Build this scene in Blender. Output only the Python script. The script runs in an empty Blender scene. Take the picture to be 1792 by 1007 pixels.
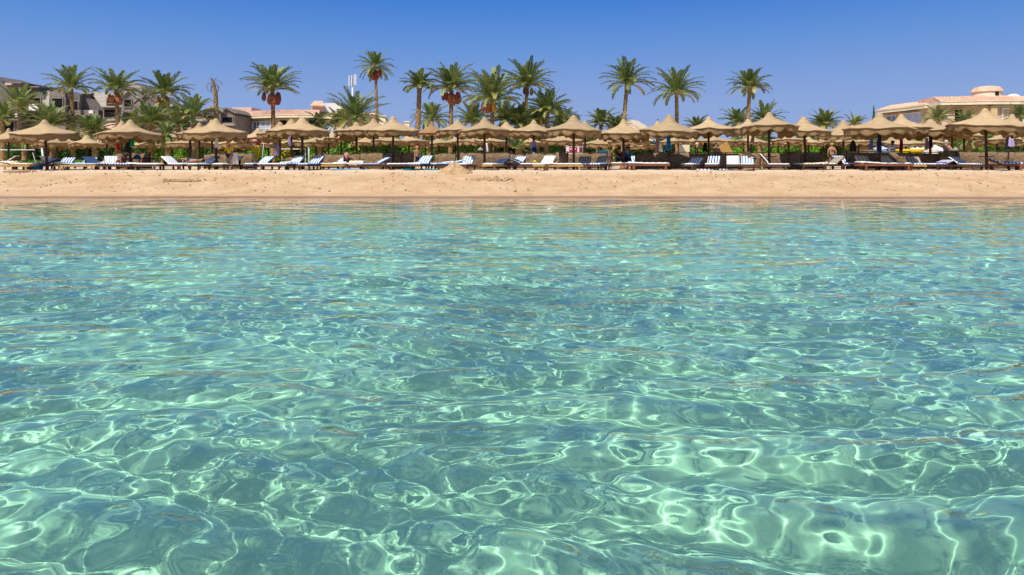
import bpy, bmesh, math, random
import numpy as np
from mathutils import Vector, Matrix
R = math.radians
random.seed(7)
rng = np.random.default_rng(7)
sc = bpy.context.scene
col = sc.collection

# ------------------------------------------------------------ camera
EYE = 1.5                 # metres above the water
FPX = 1792 * 24 / 36      # focal length in photograph pixels
HY = 285                  # photograph row of the horizon
cam_d = bpy.data.cameras.new('camera'); cam = bpy.data.objects.new('camera', cam_d); col.objects.link(cam)
cam.location = (0, 0, EYE); cam.rotation_euler = (R(90), 0, 0)
cam_d.lens = 24; cam_d.sensor_width = 36; cam_d.shift_y = -(503.5 - HY) / 1792
cam_d.clip_start = 0.05; cam_d.clip_end = 5000
sc.camera = cam

# ------------------------------------------------------------ sky and sun
SUN_EL, SUN_AZ = 51, 212   # azimuth clockwise from +Y (away from the sea); the sun stands behind the camera, to its left
w = bpy.data.worlds.new('World'); sc.world = w; w.use_nodes = True
nt = w.node_tree; nt.nodes.clear()
sky = nt.nodes.new('ShaderNodeTexSky'); sky.sky_type = 'NISHITA'; sky.sun_disc = False
sky.sun_elevation = R(SUN_EL); sky.sun_rotation = R(SUN_AZ)
sky.altitude = 0; sky.air_density = 1.0; sky.dust_density = 0.3; sky.ozone_density = 4.0
bg = nt.nodes.new('ShaderNodeBackground'); bg.inputs['Strength'].default_value = 0.15
# the air near the horizon is a clear lavender blue here: grade the lowest 25 degrees of the sky by elevation
wtc = nt.nodes.new('ShaderNodeTexCoord'); wse = nt.nodes.new('ShaderNodeSeparateXYZ'); nt.links.new(wtc.outputs['Generated'], wse.inputs[0])
wr = nt.nodes.new('ShaderNodeValToRGB'); nt.links.new(wse.outputs['Z'], wr.inputs[0])
def lin(c): return tuple(((v / 255) / 12.92 if v / 255 <= 0.04045 else ((v / 255 + 0.055) / 1.055) ** 2.4) for v in c)
stops = [(0.0, (156, 176, 219)), (0.09, (138, 166, 218)), (0.172, (100, 147, 216)), (0.235, (66, 126, 211)), (0.42, (45, 104, 190))]
while len(wr.color_ramp.elements) < len(stops): wr.color_ramp.elements.new(0.5)
for e, (p, c) in zip(wr.color_ramp.elements, stops): e.position = p; e.color = (*lin(c), 1)
wmul = nt.nodes.new('ShaderNodeVectorMath'); wmul.operation = 'SCALE'; wmul.inputs['Scale'].default_value = 1 / 0.15; nt.links.new(wr.outputs[0], wmul.inputs[0])
wf = nt.nodes.new('ShaderNodeMapRange'); wf.inputs[1].default_value = 0.26; wf.inputs[2].default_value = 0.5; nt.links.new(wse.outputs['Z'], wf.inputs[0])
wmx = nt.nodes.new('ShaderNodeMix'); wmx.data_type = 'RGBA'; nt.links.new(wf.outputs[0], wmx.inputs[0])
nt.links.new(wmul.outputs[0], wmx.inputs[6]); nt.links.new(sky.outputs[0], wmx.inputs[7])
out = nt.nodes.new('ShaderNodeOutputWorld')
nt.links.new(wmx.outputs[2], bg.inputs[0]); nt.links.new(bg.outputs[0], out.inputs[0])
sd = bpy.data.lights.new('sun', 'SUN'); sun = bpy.data.objects.new('sun', sd); col.objects.link(sun)
sd.energy = 4.9; sd.angle = R(0.53); sd.color = (1.0, 0.95, 0.86)
d = Vector((math.sin(R(SUN_AZ)) * math.cos(R(SUN_EL)), math.cos(R(SUN_AZ)) * math.cos(R(SUN_EL)), math.sin(R(SUN_EL))))
sun.rotation_euler = d.to_track_quat('Z', 'Y').to_euler(); sun.location = d * 80
sd.cycles.is_caustics_light = True
sc.view_settings.view_transform = 'Standard'; sc.view_settings.look = 'None'
sc.view_settings.exposure = 0.0; sc.view_settings.gamma = 1.0
cy = sc.cycles
cy.use_denoising = True; cy.max_bounces = 10; cy.transmission_bounces = 8; cy.transparent_max_bounces = 16
cy.diffuse_bounces = 3; cy.glossy_bounces = 4; cy.volume_bounces = 0
cy.caustics_reflective = False; cy.caustics_refractive = True
cy.sample_clamp_indirect = 4.0; cy.sample_clamp_direct = 0; cy.blur_glossy = 0.3

# ------------------------------------------------------------ helpers: materials
def mat(name, base=(0.5, 0.5, 0.5), rough=0.8, spec=0.3, var=0.0, vscale=5.0, col2=None, bump=0.0, bscale=20.0, metal=0.0, coord='Object'):
    m = bpy.data.materials.new(name); m.use_nodes = True
    t = m.node_tree; b = t.nodes['Principled BSDF']
    b.inputs['Base Color'].default_value = (*base, 1); b.inputs['Roughness'].default_value = rough
    b.inputs['Specular IOR Level'].default_value = spec; b.inputs['Metallic'].default_value = metal
    tc = t.nodes.new('ShaderNodeTexCoord')
    if var > 0 or col2:
        n = t.nodes.new('ShaderNodeTexNoise'); n.inputs['Scale'].default_value = vscale; n.inputs['Detail'].default_value = 5
        t.links.new(tc.outputs[coord], n.inputs['Vector'])
        r = t.nodes.new('ShaderNodeValToRGB'); r.color_ramp.elements[0].position = 0.32; r.color_ramp.elements[1].position = 0.68
        c2 = col2 or tuple(min(1, c * (1 + var)) for c in base)
        c1 = base if col2 else tuple(c * (1 - var) for c in base)
        r.color_ramp.elements[0].color = (*c1, 1); r.color_ramp.elements[1].color = (*c2, 1)
        t.links.new(n.outputs['Fac'], r.inputs[0]); t.links.new(r.outputs[0], b.inputs['Base Color'])
    if bump > 0:
        n = t.nodes.new('ShaderNodeTexNoise'); n.inputs['Scale'].default_value = bscale; n.inputs['Detail'].default_value = 4
        t.links.new(tc.outputs[coord], n.inputs['Vector'])
        bp = t.nodes.new('ShaderNodeBump'); bp.inputs['Strength'].default_value = 1.0; bp.inputs['Distance'].default_value = bump
        t.links.new(n.outputs['Fac'], bp.inputs['Height']); t.links.new(bp.outputs[0], b.inputs['Normal'])
    return m

def link_mesh(name, verts, faces, m=None, parent=None, smooth=False):
    me = bpy.data.meshes.new(name); me.from_pydata(verts, [], faces); me.update()
    if smooth: me.polygons.foreach_set('use_smooth', [True] * len(me.polygons))
    if m is not None:
        for k in (m if isinstance(m, (list, tuple)) else [m]): me.materials.append(k)
    o = bpy.data.objects.new(name, me); col.objects.link(o)
    if parent is not None: o.parent = parent
    return o

def grid_mesh(name, X, Y, Z, m, smooth=True):
    nr, nc = X.shape
    me = bpy.data.meshes.new(name)
    me.vertices.add(nr * nc)
    me.vertices.foreach_set('co', np.stack([X, Y, Z], -1).astype(np.float32).ravel())
    i = np.arange(nr * nc).reshape(nr, nc)
    q = np.stack([i[:-1, :-1], i[:-1, 1:], i[1:, 1:], i[1:, :-1]], -1).reshape(-1, 4)
    me.loops.add(q.size); me.loops.foreach_set('vertex_index', q.ravel().astype(np.int32))
    me.polygons.add(len(q)); me.polygons.foreach_set('loop_start', np.arange(0, q.size, 4, dtype=np.int32))
    me.polygons.foreach_set('use_smooth', np.ones(len(q), dtype=bool))
    me.update(calc_edges=True); me.validate()
    me.materials.append(m)
    o = bpy.data.objects.new(name, me); col.objects.link(o)
    return o

def noise2(X, Y, seed, scale, octaves=4, ridged=False):
    """smooth value noise from summed sines, cheap and seamless"""
    g = np.random.default_rng(seed); out = np.zeros_like(X); amp = 1.0; f = 1.0 / scale; tot = 0
    for o in range(octaves):
        s = np.zeros_like(X)
        for k in range(5):
            a = g.uniform(0, 2 * np.pi); p = g.uniform(0, 2 * np.pi); ff = f * g.uniform(0.7, 1.4) * 2 * np.pi
            s += np.sin((X * np.cos(a) + Y * np.sin(a)) * ff + p)
        out += amp * s / 2.2; tot += amp; amp *= 0.5; f *= 2.1
    return out / tot

# ------------------------------------------------------------ terrain heights
SHORE = 28.9
def shore_line(X): return SHORE - 0.0 + 0.25 * np.sin(X * 0.11 + 1.0) + 0.12 * np.sin(X * 0.37) - 0.022 * X
GT = [(-400, -3.0), (-40, -1.7), (0, -1.28), (8, -1.2), (18, -1.05), (24, -0.62), (27.5, -0.18), (28.9, 0.0), (30.5, 0.17), (34.5, 0.92), (36.3, 1.10), (39, 1.12), (60, 1.22), (90, 2.2), (150, 4.0), (700, 8)]
def ground_z(X, Y):
    s = np.interp(np.asarray(Y) - (shore_line(np.asarray(X)) - SHORE) * np.clip((37 - np.asarray(Y)) / 8, 0, 1), [a for a, _ in GT], [b for _, b in GT])
    return s
# ------------------------------------------------------------ sand (beach and sea bed, one sheet)
ms = bpy.data.materials.new('sand'); ms.use_nodes = True
t = ms.node_tree; b = t.nodes['Principled BSDF']; b.inputs['Specular IOR Level'].default_value = 0.15
ge = t.nodes.new('ShaderNodeNewGeometry'); sep = t.nodes.new('ShaderNodeSeparateXYZ'); t.links.new(ge.outputs['Position'], sep.inputs[0])
n1 = t.nodes.new('ShaderNodeTexNoise'); n1.inputs['Scale'].default_value = 0.9; n1.inputs['Detail'].default_value = 8; n1.inputs['Roughness'].default_value = 0.65
n2 = t.nodes.new('ShaderNodeTexNoise'); n2.inputs['Scale'].default_value = 14; n2.inputs['Detail'].default_value = 6
for n in (n1, n2): t.links.new(ge.outputs['Position'], n.inputs['Vector'])
r1 = t.nodes.new('ShaderNodeValToRGB'); t.links.new(n1.outputs['Fac'], r1.inputs[0])
r1.color_ramp.elements[0].position = 0.36; r1.color_ramp.elements[0].color = (0.53, 0.335, 0.178, 1)
r1.color_ramp.elements[1].position = 0.66; r1.color_ramp.elements[1].color = (0.66, 0.455, 0.27, 1)
r2 = t.nodes.new('ShaderNodeValToRGB'); t.links.new(n2.outputs['Fac'], r2.inputs[0])
r2.color_ramp.elements[0].position = 0.30; r2.color_ramp.elements[0].color = (0.72, 0.68, 0.62, 1)
r2.color_ramp.elements[1].position = 0.48; r2.color_ramp.elements[1].color = (1, 1, 1, 1)
mx = t.nodes.new('ShaderNodeMix'); mx.data_type = 'RGBA'; mx.blend_type = 'MULTIPLY'; mx.inputs[0].default_value = 1
t.links.new(r1.outputs[0], mx.inputs[6]); t.links.new(r2.outputs[0], mx.inputs[7])
# the trampled dry sand on top of the bank is paler
dr = t.nodes.new('ShaderNodeMapRange'); dr.inputs[1].default_value = 0.85; dr.inputs[2].default_value = 1.08; t.links.new(sep.outputs['Z'], dr.inputs[0])
md_ = t.nodes.new('ShaderNodeMix'); md_.data_type = 'RGBA'; t.links.new(dr.outputs[0], md_.inputs[0]); t.links.new(mx.outputs[2], md_.inputs[6]); md_.inputs[7].default_value = (0.71, 0.53, 0.355, 1)
# scattered dark crumbs and footprints' damp sand
n4 = t.nodes.new('ShaderNodeTexNoise'); n4.inputs['Scale'].default_value = 3.2; n4.inputs['Detail'].default_value = 9; n4.inputs['Roughness'].default_value = 0.72; t.links.new(ge.outputs['Position'], n4.inputs['Vector'])
r4 = t.nodes.new('ShaderNodeValToRGB'); r4.color_ramp.elements[0].position = 0.33; r4.color_ramp.elements[0].color = (0.50, 0.42, 0.34, 1); r4.color_ramp.elements[1].position = 0.40; r4.color_ramp.elements[1].color = (1, 1, 1, 1); t.links.new(n4.outputs['Fac'], r4.inputs[0])
m4 = t.nodes.new('ShaderNodeMix'); m4.data_type = 'RGBA'; m4.blend_type = 'MULTIPLY'; m4.inputs[0].default_value = 1; t.links.new(md_.outputs[2], m4.inputs[6]); t.links.new(r4.outputs[0], m4.inputs[7])
# wet sand near and below the waterline
wet = t.nodes.new('ShaderNodeMapRange'); wet.inputs[1].default_value = 0.0; wet.inputs[2].default_value = 0.05; wet.inputs[3].default_value = 1; wet.inputs[4].default_value = 0
wn = t.nodes.new('ShaderNodeMath'); wn.operation = 'MULTIPLY_ADD'; wn.inputs[1].default_value = -0.05; t.links.new(n1.outputs['Fac'], wn.inputs[0]); t.links.new(sep.outputs['Z'], wn.inputs[2])
t.links.new(wn.outputs[0], wet.inputs[0])
mw = t.nodes.new('ShaderNodeMix'); mw.data_type = 'RGBA'; mw.blend_type = 'MULTIPLY'; t.links.new(wet.outputs[0], mw.inputs[0])
t.links.new(m4.outputs[2], mw.inputs[6]); mw.inputs[7].default_value = (0.56, 0.50, 0.52, 1)
# the sea bed proper is pale coral sand
bed = t.nodes.new('ShaderNodeMapRange'); bed.inputs[1].default_value = -0.3; bed.inputs[2].default_value = -0.9
t.links.new(sep.outputs['Z'], bed.inputs[0])
mb = t.nodes.new('ShaderNodeMix'); mb.data_type = 'RGBA'; t.links.new(bed.outputs[0], mb.inputs[0])
t.links.new(mw.outputs[2], mb.inputs[6])
rb = t.nodes.new('ShaderNodeValToRGB'); t.links.new(n1.outputs['Fac'], rb.inputs[0])
rb.color_ramp.elements[0].position = 0.3; rb.color_ramp.elements[0].color = (0.72, 0.67, 0.52, 1)
rb.color_ramp.elements[1].position = 0.7; rb.color_ramp.elements[1].color = (0.93, 0.88, 0.70, 1)
t.links.new(rb.outputs[0], mb.inputs[7]); t.links.new(mb.outputs[2], b.inputs['Base Color'])
ro = t.nodes.new('ShaderNodeMapRange'); ro.inputs[3].default_value = 0.95; ro.inputs[4].default_value = 0.45
t.links.new(wet.outputs[0], ro.inputs[0]); t.links.new(ro.outputs[0], b.inputs['Roughness'])
bp = t.nodes.new('ShaderNodeBump'); bp.inputs['Distance'].default_value = 0.02; t.links.new(n2.outputs['Fac'], bp.inputs['Height']); t.links.new(bp.outputs[0], b.inputs['Normal'])

def rows_y():
    a = np.concatenate([np.linspace(-400, -40, 12), np.linspace(-36, 26, 90), np.arange(26.2, 38, 0.11), np.arange(38.2, 60, 0.5), np.linspace(61, 150, 40), np.linspace(160, 700, 20)])
    return a
Yr = rows_y()
Xc = np.concatenate([np.linspace(-900, -60, 14), np.arange(-56, -30, 1.0), np.arange(-30, 30.01, 0.11), np.arange(31, 57, 1.0), np.linspace(60, 900, 14)])
XX, YY = np.meshgrid(Xc, Yr)
ZZ = ground_z(XX, YY)
dry = np.clip((YY - 29.5) / 2.5, 0, 1) * np.clip((60 - YY) / 10, 0, 1)
foot = noise2(XX, YY, 3, 1.3, 4)
ZZ = ZZ + dry * (0.022 * noise2(XX, YY, 5, 4.5, 2) + 0.014 * foot - 0.05 * np.clip(noise2(XX, YY, 11, 0.9, 3) - 0.75, 0, 1)) * np.where(YY > 37.5, 0.35, 1)
ZZ += np.where(YY < 27, 0.03 * noise2(XX, YY, 9, 3.0, 2), 0)
sand = grid_mesh('sand', XX, YY, ZZ, ms)
sand['kind'] = 'structure'
sand.cycles.is_caustics_receiver = True

# ------------------------------------------------------------ sea: one body of water with a rippled top
mw_ = bpy.data.materials.new('sea_water'); mw_.use_nodes = True
t = mw_.node_tree; t.nodes.clear()
o_ = t.nodes.new('ShaderNodeOutputMaterial')
gl = t.nodes.new('ShaderNodeBsdfPrincipled'); gl.inputs['IOR'].default_value = 1.333; gl.inputs['Roughness'].default_value = 0.0
gl.inputs['Transmission Weight'].default_value = 0.93; gl.inputs['Base Color'].default_value = (0.40, 0.86, 0.76, 1)
wg = t.nodes.new('ShaderNodeNewGeometry'); ws = t.nodes.new('ShaderNodeSeparateXYZ'); t.links.new(wg.outputs['Position'], ws.inputs[0])
wm = t.nodes.new('ShaderNodeMapRange'); wm.inputs[1].default_value = 28.7; wm.inputs[2].default_value = 22.0; t.links.new(ws.outputs['Y'], wm.inputs[0])   # the water takes on colour as it deepens
wc = t.nodes.new('ShaderNodeMix'); wc.data_type = 'RGBA'; wc.inputs[6].default_value = (0.93, 0.95, 0.93, 1); wc.inputs[7].default_value = (0.43, 0.93, 0.735, 1); t.links.new(wm.outputs[0], wc.inputs[0]); t.links.new(wc.outputs[2], gl.inputs['Base Color'])
t.links.new(gl.outputs[0], o_.inputs['Surface'])

def wave_height(X, Y, dmin):
    """sum of wind ripples; components finer than the local mesh are left out (dmin = local spacing)"""
    g = np.random.default_rng(21)
    Z = np.zeros_like(X)
    comps = []
    def band(n, l0, l1, slope, main, spread):
        for _ in range(n):
            lam = math.exp(g.uniform(math.log(l0), math.log(l1)))
            th = g.normal(main, spread); comps.append((lam, th, slope * lam / (2 * math.pi) / math.sqrt(n) * 1.41, g.uniform(0, 6.28)))
    band(8, 1.5, 3.2, 0.025, R(84), R(18)); n_long = len(comps)
    band(20, 0.42, 0.95, 0.074, R(87), R(17))
    band(34, 0.17, 0.40, 0.053, R(82), R(50))
    band(26, 0.10, 0.19, 0.014, R(80), R(90))
    # gentle domain warp keeps the crests from running dead straight
    Xw = X + 0.25 * np.sin(Y * 0.9 + 0.6 * np.sin(X * 0.5)) + 0.12 * np.sin(Y * 2.3 + X * 1.1)
    Yw = Y + 0.25 * np.sin(X * 0.8 + 0.5) + 0.10 * np.sin(X * 2.1 - Y * 0.7)
    gust = 1.0 + 0.30 * noise2(X, Y, 33, 5.0, 2)
    calm = 1.0 - 0.58 * np.clip((Y - 7) / 17, 0, 1)          # the wind dies towards the beach
    for lam, th, A, ph in comps:
        k = 2 * math.pi / lam
        f = np.clip((lam / np.maximum(dmin, 1e-3) - 3.0) / 3.0, 0, 1)
        p = k * (Xw * math.cos(th) + Yw * math.sin(th)) + ph
        s = np.sin(p)
        Z += f * A * (s + 0.18 * np.cos(2 * p)) * (gust if lam < 0.7 else 1.0) * calm
    return Z
yr = [1.0]
while yr[-1] < 31.2: yr.append(yr[-1] + max(0.016, 0.0036 * yr[-1]))
yr = np.concatenate([-np.array([400, 200, 100, 60, 40, 28, 20, 15, 12, 10]), np.arange(-9, 0.0, 0.25), np.arange(0, 0.99, 0.04), np.array(yr)])
u = np.linspace(-1, 1, 1101)
wd = 2.2 + 0.80 * np.clip(yr, 0, None)
side = np.array([1.01, 1.03, 1.06, 1.1, 1.16, 1.25, 1.4, 1.6, 2.0, 2.6, 4, 8])
us = np.concatenate([-side[::-1], u, side])
X = us[None, :] * wd[:, None]
far = np.abs(us) > 1.0
X[:, far] = np.sign(us[far]) * (wd[:, None] + (np.abs(us[far]) - 1)[None, :] * (90 - 0 * wd[:, None]))
Y = np.repeat(yr[:, None], X.shape[1], 1)
dx = np.gradient(X, axis=1); dy = np.gradient(Y, axis=0)
Z = wave_height(X, Y, np.maximum(dx, dy * 0.75))
Z *= np.clip((shore_line(X) + 0.6 - Y) / 2.2, 0.05, 1)      # the ripples die out on the sand
nr, nc = X.shape
# close the body: skirt far down and a bottom face well under the sea bed
verts = np.stack([X, Y, Z], -1).reshape(-1, 3)
i = np.arange(nr * nc).reshape(nr, nc)
top = np.stack([i[:-1, :-1], i[:-1, 1:], i[1:, 1:], i[1:, :-1]], -1).reshape(-1, 4)
ring = np.concatenate([i[0, :], i[1:, -1], i[-1, -2::-1], i[-2:0:-1, 0]])
low = verts[ring].copy(); low[:, 2] = -6.0
nlo = len(verts) + np.arange(len(ring))
verts = np.concatenate([verts, low])
sk = np.stack([ring, nlo, np.roll(nlo, -1), np.roll(ring, -1)], -1)
me = bpy.data.meshes.new('sea'); me.vertices.add(len(verts)); me.vertices.foreach_set('co', verts.astype(np.float32).ravel())
nq = len(top) + len(sk); nl = nq * 4 + len(ring)
me.loops.add(nl); me.loops.foreach_set('vertex_index', np.concatenate([top.ravel(), sk.ravel(), nlo[::-1]]).astype(np.int32))
me.polygons.add(nq + 1); me.polygons.foreach_set('loop_start', np.concatenate([np.arange(0, nq * 4, 4), [nq * 4]]).astype(np.int32))
sm = np.zeros(nq + 1, dtype=bool); sm[:len(top)] = True; me.polygons.foreach_set('use_smooth', sm)
me.update(calc_edges=True); me.validate(); me.materials.append(mw_)
sea = bpy.data.objects.new('sea', me); col.objects.link(sea); sea['kind'] = 'structure'
sea.cycles.is_caustics_caster = True

# ============================================================ builders
def wx(px, D): return (px - 896) * D / FPX
def wz(y, D): return EYE + (HY - y) * D / FPX
def gz(X, D): return float(ground_z(X, D))
def base(px, D, sink=0.0): X = wx(px, D); return Vector((X, D, gz(X, D) - sink))

def tag(o, label, cat, group=None, kind=None):
    if label: o['label'] = label
    if cat: o['category'] = cat
    if group: o['group'] = group
    if kind: o['kind'] = kind
    return o
def thing(name, label, cat, loc, rz=0.0, group=None, kind=None):
    o = bpy.data.objects.new(name, None); col.objects.link(o); o.location = loc; o.rotation_euler = (0, 0, rz)
    return tag(o, label, cat, group, kind)

class MB:
    def __init__(s): s.v = []; s.f = []; s.mi = []
    def add(s, vs, fs, mi=0):
        n = len(s.v); s.v += [tuple(p) for p in vs]; s.f += [tuple(i + n for i in f) for f in fs]; s.mi += [mi] * len(fs)
    def box(s, c, d, rz=0.0, rx=0.0, ry=0.0, mi=0):
        x, y, z = d[0] / 2, d[1] / 2, d[2] / 2
        M = Matrix.Rotation(rz, 3, 'Z') @ Matrix.Rotation(ry, 3, 'Y') @ Matrix.Rotation(rx, 3, 'X'); c = Vector(c)
        vs = [c + M @ Vector((a * x, b * y, e * z)) for a in (-1, 1) for b in (-1, 1) for e in (-1, 1)]
        s.add(vs, [(0, 1, 3, 2), (4, 6, 7, 5), (0, 4, 5, 1), (2, 3, 7, 6), (0, 2, 6, 4), (1, 5, 7, 3)], mi); return s
    def tube(s, pts, rad, n=8, mi=0, cap=True):
        pts = [Vector(p) for p in pts]; rad = rad if isinstance(rad, (list, tuple)) else [rad] * len(pts); vs = []
        up = Vector((0, 0, 1)) if abs((pts[-1] - pts[0]).normalized().z) < 0.9 else Vector((1, 0, 0))
        for i, p in enumerate(pts):
            t_ = (pts[min(i + 1, len(pts) - 1)] - pts[max(i - 1, 0)]).normalized()
            a = t_.cross(up).normalized(); b_ = t_.cross(a)
            for k in range(n):
                q = 2 * math.pi * k / n; vs.append(p + (a * math.cos(q) + b_ * math.sin(q)) * rad[i])
        fs = [(i * n + k, i * n + (k + 1) % n, (i + 1) * n + (k + 1) % n, (i + 1) * n + k) for i in range(len(pts) - 1) for k in range(n)]
        if cap: fs += [tuple(range(n))[::-1], tuple((len(pts) - 1) * n + k for k in range(n))]
        s.add(vs, fs, mi); return s
    def lathe(s, prof, n=24, c=(0, 0, 0), wob=None, mi=0, cap=False):
        vs = []
        for j, (r, z) in enumerate(prof):
            for k in range(n):
                q = 2 * math.pi * k / n; rr, zz = (r, z) if wob is None else wob(r, z, q, j)
                vs.append((c[0] + rr * math.cos(q), c[1] + rr * math.sin(q), c[2] + zz))
        fs = [(j * n + k, j * n + (k + 1) % n, (j + 1) * n + (k + 1) % n, (j + 1) * n + k) for j in range(len(prof) - 1) for k in range(n)]
        if cap: fs += [tuple(range(n))[::-1], tuple((len(prof) - 1) * n + k for k in range(n))]
        s.add(vs, fs, mi); return s
    def blob(s, c, r, n=12, m=8, mi=0, jit=0.0, seed=0):
        g = random.Random(seed); vs = []; c = Vector(c)
        for j in range(m + 1):
            for k in range(n):
                a = math.pi * j / m; q = 2 * math.pi * k / n; w_ = 1 + g.uniform(-jit, jit)
                vs.append(c + Vector((r[0] * math.sin(a) * math.cos(q) * w_, r[1] * math.sin(a) * math.sin(q) * w_, r[2] * math.cos(a) * w_)))
        s.add(vs, [(j * n + k, (j + 1) * n + k, (j + 1) * n + (k + 1) % n, j * n + (k + 1) % n) for j in range(m) for k in range(n)], mi); return s
    def build(s, name, m, parent=None, smooth=False, bevel=0.0, loc=None):
        o = link_mesh(name, s.v, s.f, m, parent, smooth)
        if len(set(s.mi)) > 1: o.data.polygons.foreach_set('material_index', s.mi)
        if bevel: b_ = o.modifiers.new('bevel', 'BEVEL'); b_.width = bevel; b_.segments = 2; b_.limit_method = 'ANGLE'
        if loc is not None: o.location = loc
        return o
def solidify(o, t_): k = o.modifiers.new('thickness', 'SOLIDIFY'); k.thickness = t_; k.offset = 0; return o

# ------------------------------------------------------------ materials
def thatch(name, c1, c2, trans):
    m = bpy.data.materials.new(name); m.use_nodes = True; t = m.node_tree; b = t.nodes['Principled BSDF']
    b.inputs['Roughness'].default_value = 0.9; b.inputs['Specular IOR Level'].default_value = 0.1
    tc = t.nodes.new('ShaderNodeTexCoord')
    n = t.nodes.new('ShaderNodeTexNoise'); n.inputs['Scale'].default_value = 2.2; n.inputs['Detail'].default_value = 8; n.inputs['Roughness'].default_value = 0.7
    mp = t.nodes.new('ShaderNodeMapping'); mp.inputs['Scale'].default_value = (1, 1, 6); t.links.new(tc.outputs['Object'], mp.inputs[0]); t.links.new(mp.outputs[0], n.inputs['Vector'])
    r = t.nodes.new('ShaderNodeValToRGB'); r.color_ramp.elements[0].position = 0.3; r.color_ramp.elements[1].position = 0.7
    r.color_ramp.elements[0].color = (*c1, 1); r.color_ramp.elements[1].color = (*c2, 1); t.links.new(n.outputs['Fac'], r.inputs[0])
    wv = t.nodes.new('ShaderNodeTexWave'); wv.bands_direction = 'Z'; wv.inputs['Scale'].default_value = 9; wv.inputs['Distortion'].default_value = 2.5; wv.inputs['Detail'].default_value = 3
    t.links.new(tc.outputs['Object'], wv.inputs['Vector'])
    wr_ = t.nodes.new('ShaderNodeMapRange'); wr_.inputs[3].default_value = 0.74; wr_.inputs[4].default_value = 1.08; t.links.new(wv.outputs['Fac'], wr_.inputs[0])
    oi = t.nodes.new('ShaderNodeObjectInfo'); orr = t.nodes.new('ShaderNodeMapRange'); orr.inputs[3].default_value = 0.80; orr.inputs[4].default_value = 1.06; t.links.new(oi.outputs['Random'], orr.inputs[0])
    mu = t.nodes.new('ShaderNodeMath'); mu.operation = 'MULTIPLY'; t.links.new(wr_.outputs[0], mu.inputs[0]); t.links.new(orr.outputs[0], mu.inputs[1])
    vm = t.nodes.new('ShaderNodeVectorMath'); vm.operation = 'SCALE'; t.links.new(r.outputs[0], vm.inputs[0]); t.links.new(mu.outputs[0], vm.inputs['Scale'])
    t.links.new(vm.outputs[0], b.inputs['Base Color'])
    n3 = t.nodes.new('ShaderNodeTexNoise'); n3.inputs['Scale'].default_value = 45; n3.inputs['Detail'].default_value = 3; t.links.new(tc.outputs['Object'], n3.inputs['Vector'])
    ad = t.nodes.new('ShaderNodeMath'); ad.operation = 'ADD'; t.links.new(n3.outputs['Fac'], ad.inputs[0]); t.links.new(wv.outputs['Fac'], ad.inputs[1])
    bp = t.nodes.new('ShaderNodeBump'); bp.inputs['Distance'].default_value = 0.012; t.links.new(ad.outputs[0], bp.inputs['Height']); t.links.new(bp.outputs[0], b.inputs['Normal'])
    tr = t.nodes.new('ShaderNodeBsdfTranslucent'); tr.inputs['Color'].default_value = (0.62, 0.38, 0.15, 1)
    mxs = t.nodes.new('ShaderNodeMixShader'); mxs.inputs[0].default_value = trans
    t.links.new(b.outputs[0], mxs.inputs[1]); t.links.new(tr.outputs[0], mxs.inputs[2]); t.links.new(mxs.outputs[0], t.nodes['Material Output'].inputs['Surface'])
    return m
M = {}
M['thatch'] = thatch('straw_weave', (0.61, 0.425, 0.22), (0.86, 0.615, 0.35), 0.20)
M['thatch_orange'] = thatch('orange_straw_weave', (0.52, 0.28, 0.12), (0.66, 0.39, 0.19), 0.22)
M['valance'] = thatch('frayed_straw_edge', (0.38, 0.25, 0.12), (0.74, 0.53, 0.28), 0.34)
M['pole'] = mat('dark_stained_wood', (0.055, 0.028, 0.018), 0.6, 0.3, 0.35, 9)
M['pine'] = mat('honey_pine', (0.42, 0.24, 0.075), 0.55, 0.3, 0.25, 12)
M['brown'] = mat('brown_wood', (0.085, 0.042, 0.024), 0.6, 0.3, 0.3, 12)
M['redwood'] = mat('red_brown_wood', (0.22, 0.075, 0.035), 0.5, 0.35, 0.25, 12)
M['white'] = mat('white_cloth', (0.82, 0.81, 0.78), 0.9, 0.1, 0.06, 6)
M['cream'] = mat('cream_cloth', (0.70, 0.60, 0.44), 0.9, 0.1, 0.08, 6)
M['grey'] = mat('grey_cloth', (0.14, 0.14, 0.15), 0.9, 0.1, 0.1, 6)
M['skin'] = mat('tanned_skin', (0.46, 0.22, 0.13), 0.55, 0.4, 0.05, 4)
M['skin_dark'] = mat('brown_skin', (0.28, 0.13, 0.075), 0.55, 0.4, 0.05, 4)
M['hair'] = mat('dark_hair', (0.025, 0.016, 0.012), 0.6, 0.3, 0.2, 20)
M['hair_fair'] = mat('fair_hair', (0.45, 0.28, 0.10), 0.6, 0.3, 0.2, 20)
M['hair_grey'] = mat('grey_hair', (0.55, 0.50, 0.44), 0.6, 0.3, 0.2, 20)
M['metal'] = mat('white_metal', (0.62, 0.62, 0.60), 0.45, 0.5)
def cloth(name, c): M[name] = mat(name + '_cloth', c, 0.9, 0.1, 0.12, 5); return M[name]
for nm, c in dict(yellow=(0.72, 0.50, 0.02), red=(0.42, 0.02, 0.03), blue=(0.01, 0.17, 0.42), navy=(0.025, 0.03, 0.09), teal=(0.0, 0.24, 0.33), lilac=(0.38, 0.30, 0.50),
                  magenta=(0.36, 0.0, 0.10), pink=(0.60, 0.27, 0.22), black=(0.02, 0.02, 0.024), green=(0.02, 0.28, 0.12), mauve=(0.32, 0.22, 0.24), skyblue=(0.12, 0.34, 0.62), maroon=(0.16, 0.03, 0.04)).items(): cloth(nm, c)

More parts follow.
